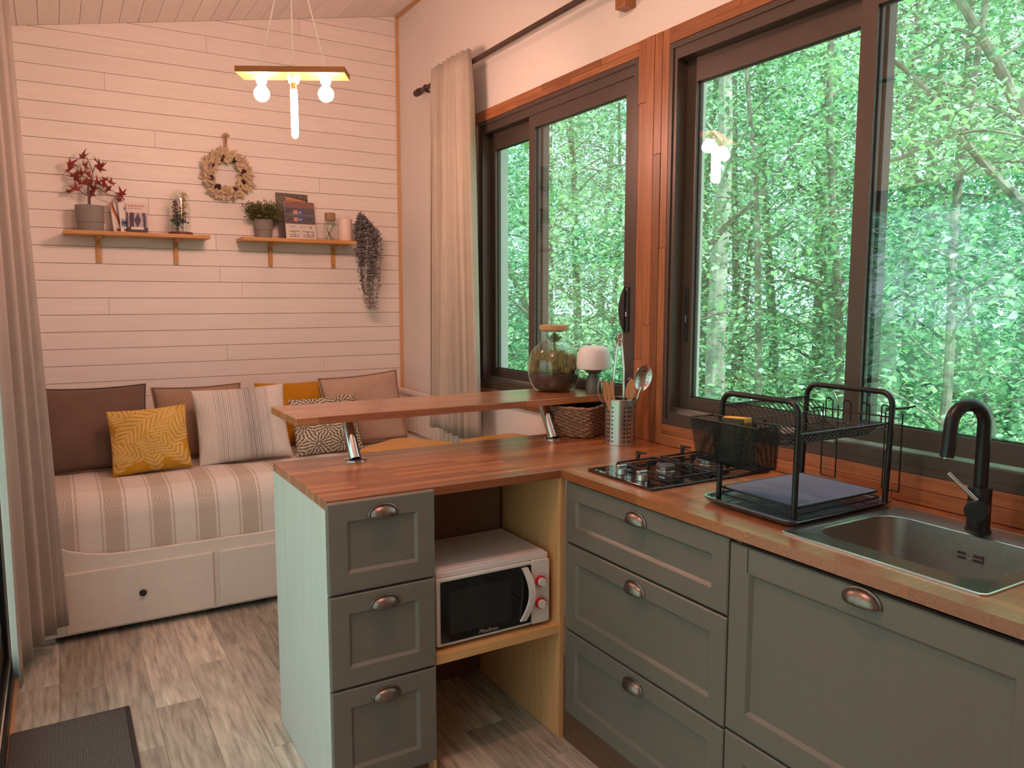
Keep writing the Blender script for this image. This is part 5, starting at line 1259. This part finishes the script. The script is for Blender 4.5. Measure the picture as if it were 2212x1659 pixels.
def tree(label, group, base, h, r, nleaf, leafL, mat, bark='treebark', lean=None, hb=.12, nb=16, blen=1.6, trunk=None, spread=(.26, .26, .14), name='forest_tree'):
    base = Vector(base); o = thing(name, label, 'tree', base, 0, group)
    if trunk is None:
        ln = lean or (TR.gauss(0, .06), TR.gauss(0, .06))
        pts = [Vector((ln[0]*h*t + TR.gauss(0, .04)*h*.15*(t > 0), ln[1]*h*t + TR.gauss(0, .04)*h*.15*(t > 0), h*t-.05)) for t in (0, .25, .5, .75, 1)]
    else: pts = [p - base for p in trunk]
    tp = bez(pts, 22); obj('trunk', G().tube(tp, [r*(1-.8*i/21) for i in range(22)], 9), M[bark], o)
    ends = []
    for b in range(nb):
        t = hb + (1-hb)*(b+TR.random()*.6)/nb; i = min(20, int(t*21)); p = tp[i]; a = TR.random()*6.283; L = blen*(.5+.8*TR.random())*(1.1-.5*t)
        q = [p, p + Vector((math.cos(a)*L*.4, math.sin(a)*L*.4, L*.22)), p + Vector((math.cos(a+.2)*L*.75, math.sin(a+.2)*L*.75, L*.25)), p + Vector((math.cos(a+.3)*L, math.sin(a+.3)*L, L*.12*TR.uniform(-1, 1.5)))]
        bp = bez(q, 9); rb = r*(.32*(1-.6*t)); obj('branch', G().tube(bp, [max(.003, rb*(1-.85*k/8)) for k in range(9)], 5), M[bark], o); ends.append(bp)
    if nleaf:
        A = np.array([[tuple(p) for p in bp] for bp in ends]); bi = rng.integers(0, len(ends), nleaf); ti = np.minimum(8, (rng.beta(2.2, 1.1, nleaf)*9).astype(int))
        P = A[bi, ti] + rng.normal(0, 1, (nleaf, 3))*np.array(spread); P[:, 2] = np.maximum(P[:, 2], .05)
        leaf_obj(P, leafL, o, mat)
    return o
def az(d, deg): return (d*math.sin(R(deg)), d*math.cos(R(deg)))
GT = 'forest trees outside the windows'
LB = 'slender leafy green tree standing in the forest outside the windows'
# distinctive trees and boughs
def gb(x, y): return (x, y, ground_z(x, y))
b = at(1545, 880, 10.5); tree('pale lichen covered trunk rising behind the left pane of the sink window', None, gb(b.x, b.y), 9, .15, 7000, .075, M['foliage'], 'birch', (.0, .0), .35, 14, 1.7, name='birch_tree')
b = at(1912, 880, 9.0); o_ = tree('thick broken mossy tree stump beyond the mullion of the sink window', None, gb(b.x, b.y), 2.35, .20, 300, .07, M['foliage'], 'birch', (.0, .0), .8, 3, .35, name='tree_stump')
def bough(label, pxs, d0, d1, r0, nleaf, nb=6, blen=.8):
    n = len(pxs); pts = [at(x, y, d0+(d1-d0)*i/(n-1)) for i, (x, y) in enumerate(pxs)]
    bx, by = pts[0].x, pts[0].y
    root = Vector(gb(bx, by)); mid = (root + pts[0])/2
    return tree(label, None, root, 3, r0, nleaf, .060, M['foliage'], 'treebark', trunk=[root+Vector((0,0,-.05)), mid, *pts], hb=.45, nb=nb, blen=blen, spread=(.16, .16, .10), name='leaning_tree')
bough('leaning thick grey tree crossing the upper corner of the sink window', [(2330, 520), (2230, 300), (2150, 130), (2050, -40), (1960, -220)], 6.5, 6.0, .075, 500)
bough('thin arched tree bending across the right pane of the sink window', [(2330, 620), (2215, 450), (2150, 380), (2080, 300), (2020, 215), (1960, 155), (1900, 110)], 6.0, 6.2, .052, 350)
bough('thin sapling curving up beside the tap in the sink window', [(2150, 960), (2130, 860), (2100, 700), (2070, 560), (2030, 400), (1975, 220), (1930, 60)], 7.5, 7.5, .034, 700, 10)
bough('leaning branch rising behind the left pane of the sink window', [(1440, 720), (1535, 530), (1610, 450), (1675, 385), (1760, 250), (1840, 170)], 8.0, 8.5, .045, 500)
bough('low twisted bough behind the dish rack in the sink window', [(1860, 720), (1780, 620), (1700, 590), (1620, 530), (1560, 490)], 8.2, 8.6, .040, 300)
bough('leaning dark stem crossing the left pane of the curtain window', [(1165, 760), (1135, 660), (1090, 560), (1058, 440), (1040, 330)], 8.5, 8.5, .060, 600)
bough('long thin twig arching across the top right of the sink window', [(1880, 420), (1960, 335), (2080, 288), (2160, 285), (2300, 320)], 5.5, 5.2, .022, 150, 4, .5)
# nearer trees
for (d, a, h) in ((6.6, 33, 6), (7.4, 49, 6.5), (6.2, 59, 6), (7.6, 66, 7), (7.2, 40, 6.5), (6.8, 73, 7), (9.0, 27, 7), (8.6, 54, 8)):
    x, y = az(d, a); tree(LB, GT, gb(x, y), h, .035+.02*TR.random(), 5200, .062, M['foliage'], hb=.08, nb=22, blen=1.3)
for i in range(26):
    d = 9.5+7.5*((i*.618) % 1); a = 19 + 58*((i*.381+.1) % 1); x, y = az(d, a)
    tree(LB, GT, gb(x, y), 7+3.5*TR.random(), .05+.07*TR.random(), 9000, .068, M['foliage'], hb=.06, nb=26, blen=1.9, spread=(.34, .34, .18))
for i in range(22):
    d = 18+13*((i*.618) % 1); a = 15 + 66*((i*.381) % 1); x, y = az(d, a)
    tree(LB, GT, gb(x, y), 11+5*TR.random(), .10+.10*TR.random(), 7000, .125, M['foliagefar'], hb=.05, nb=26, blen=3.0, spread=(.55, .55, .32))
# undergrowth
for i in range(40):
    d = 5.2+12*((i*.618) % 1)**1.3; a = 20 + 58*((i*.381+.2) % 1); x, y = az(d, a)
    if x < XW+1.2: continue
    s = thing('undergrowth_shrub', 'low green leafy shrub on the forest floor outside the windows', 'shrub', gb(x, y), 0, 'forest undergrowth outside the windows')
    for k in range(5):
        aa = TR.random()*6.283; obj('stem', G().tube([(0,0,-.03), (math.cos(aa)*.12, math.sin(aa)*.12, .35), (math.cos(aa)*.35, math.sin(aa)*.35, .7)], [.010,.007,.003], 5), M['treebark'], s)
    n = 2300; P = rng.normal(0, 1, (n, 3))*np.array((.62, .62, .28)) + np.array((0, 0, .35)); P[:, 2] = np.abs(P[:, 2]); leaf_obj(P, .062 if d < 9 else .085, s, M['foliage'])
# trees on the terrace side, seen only through the glass door
for i in range(9):
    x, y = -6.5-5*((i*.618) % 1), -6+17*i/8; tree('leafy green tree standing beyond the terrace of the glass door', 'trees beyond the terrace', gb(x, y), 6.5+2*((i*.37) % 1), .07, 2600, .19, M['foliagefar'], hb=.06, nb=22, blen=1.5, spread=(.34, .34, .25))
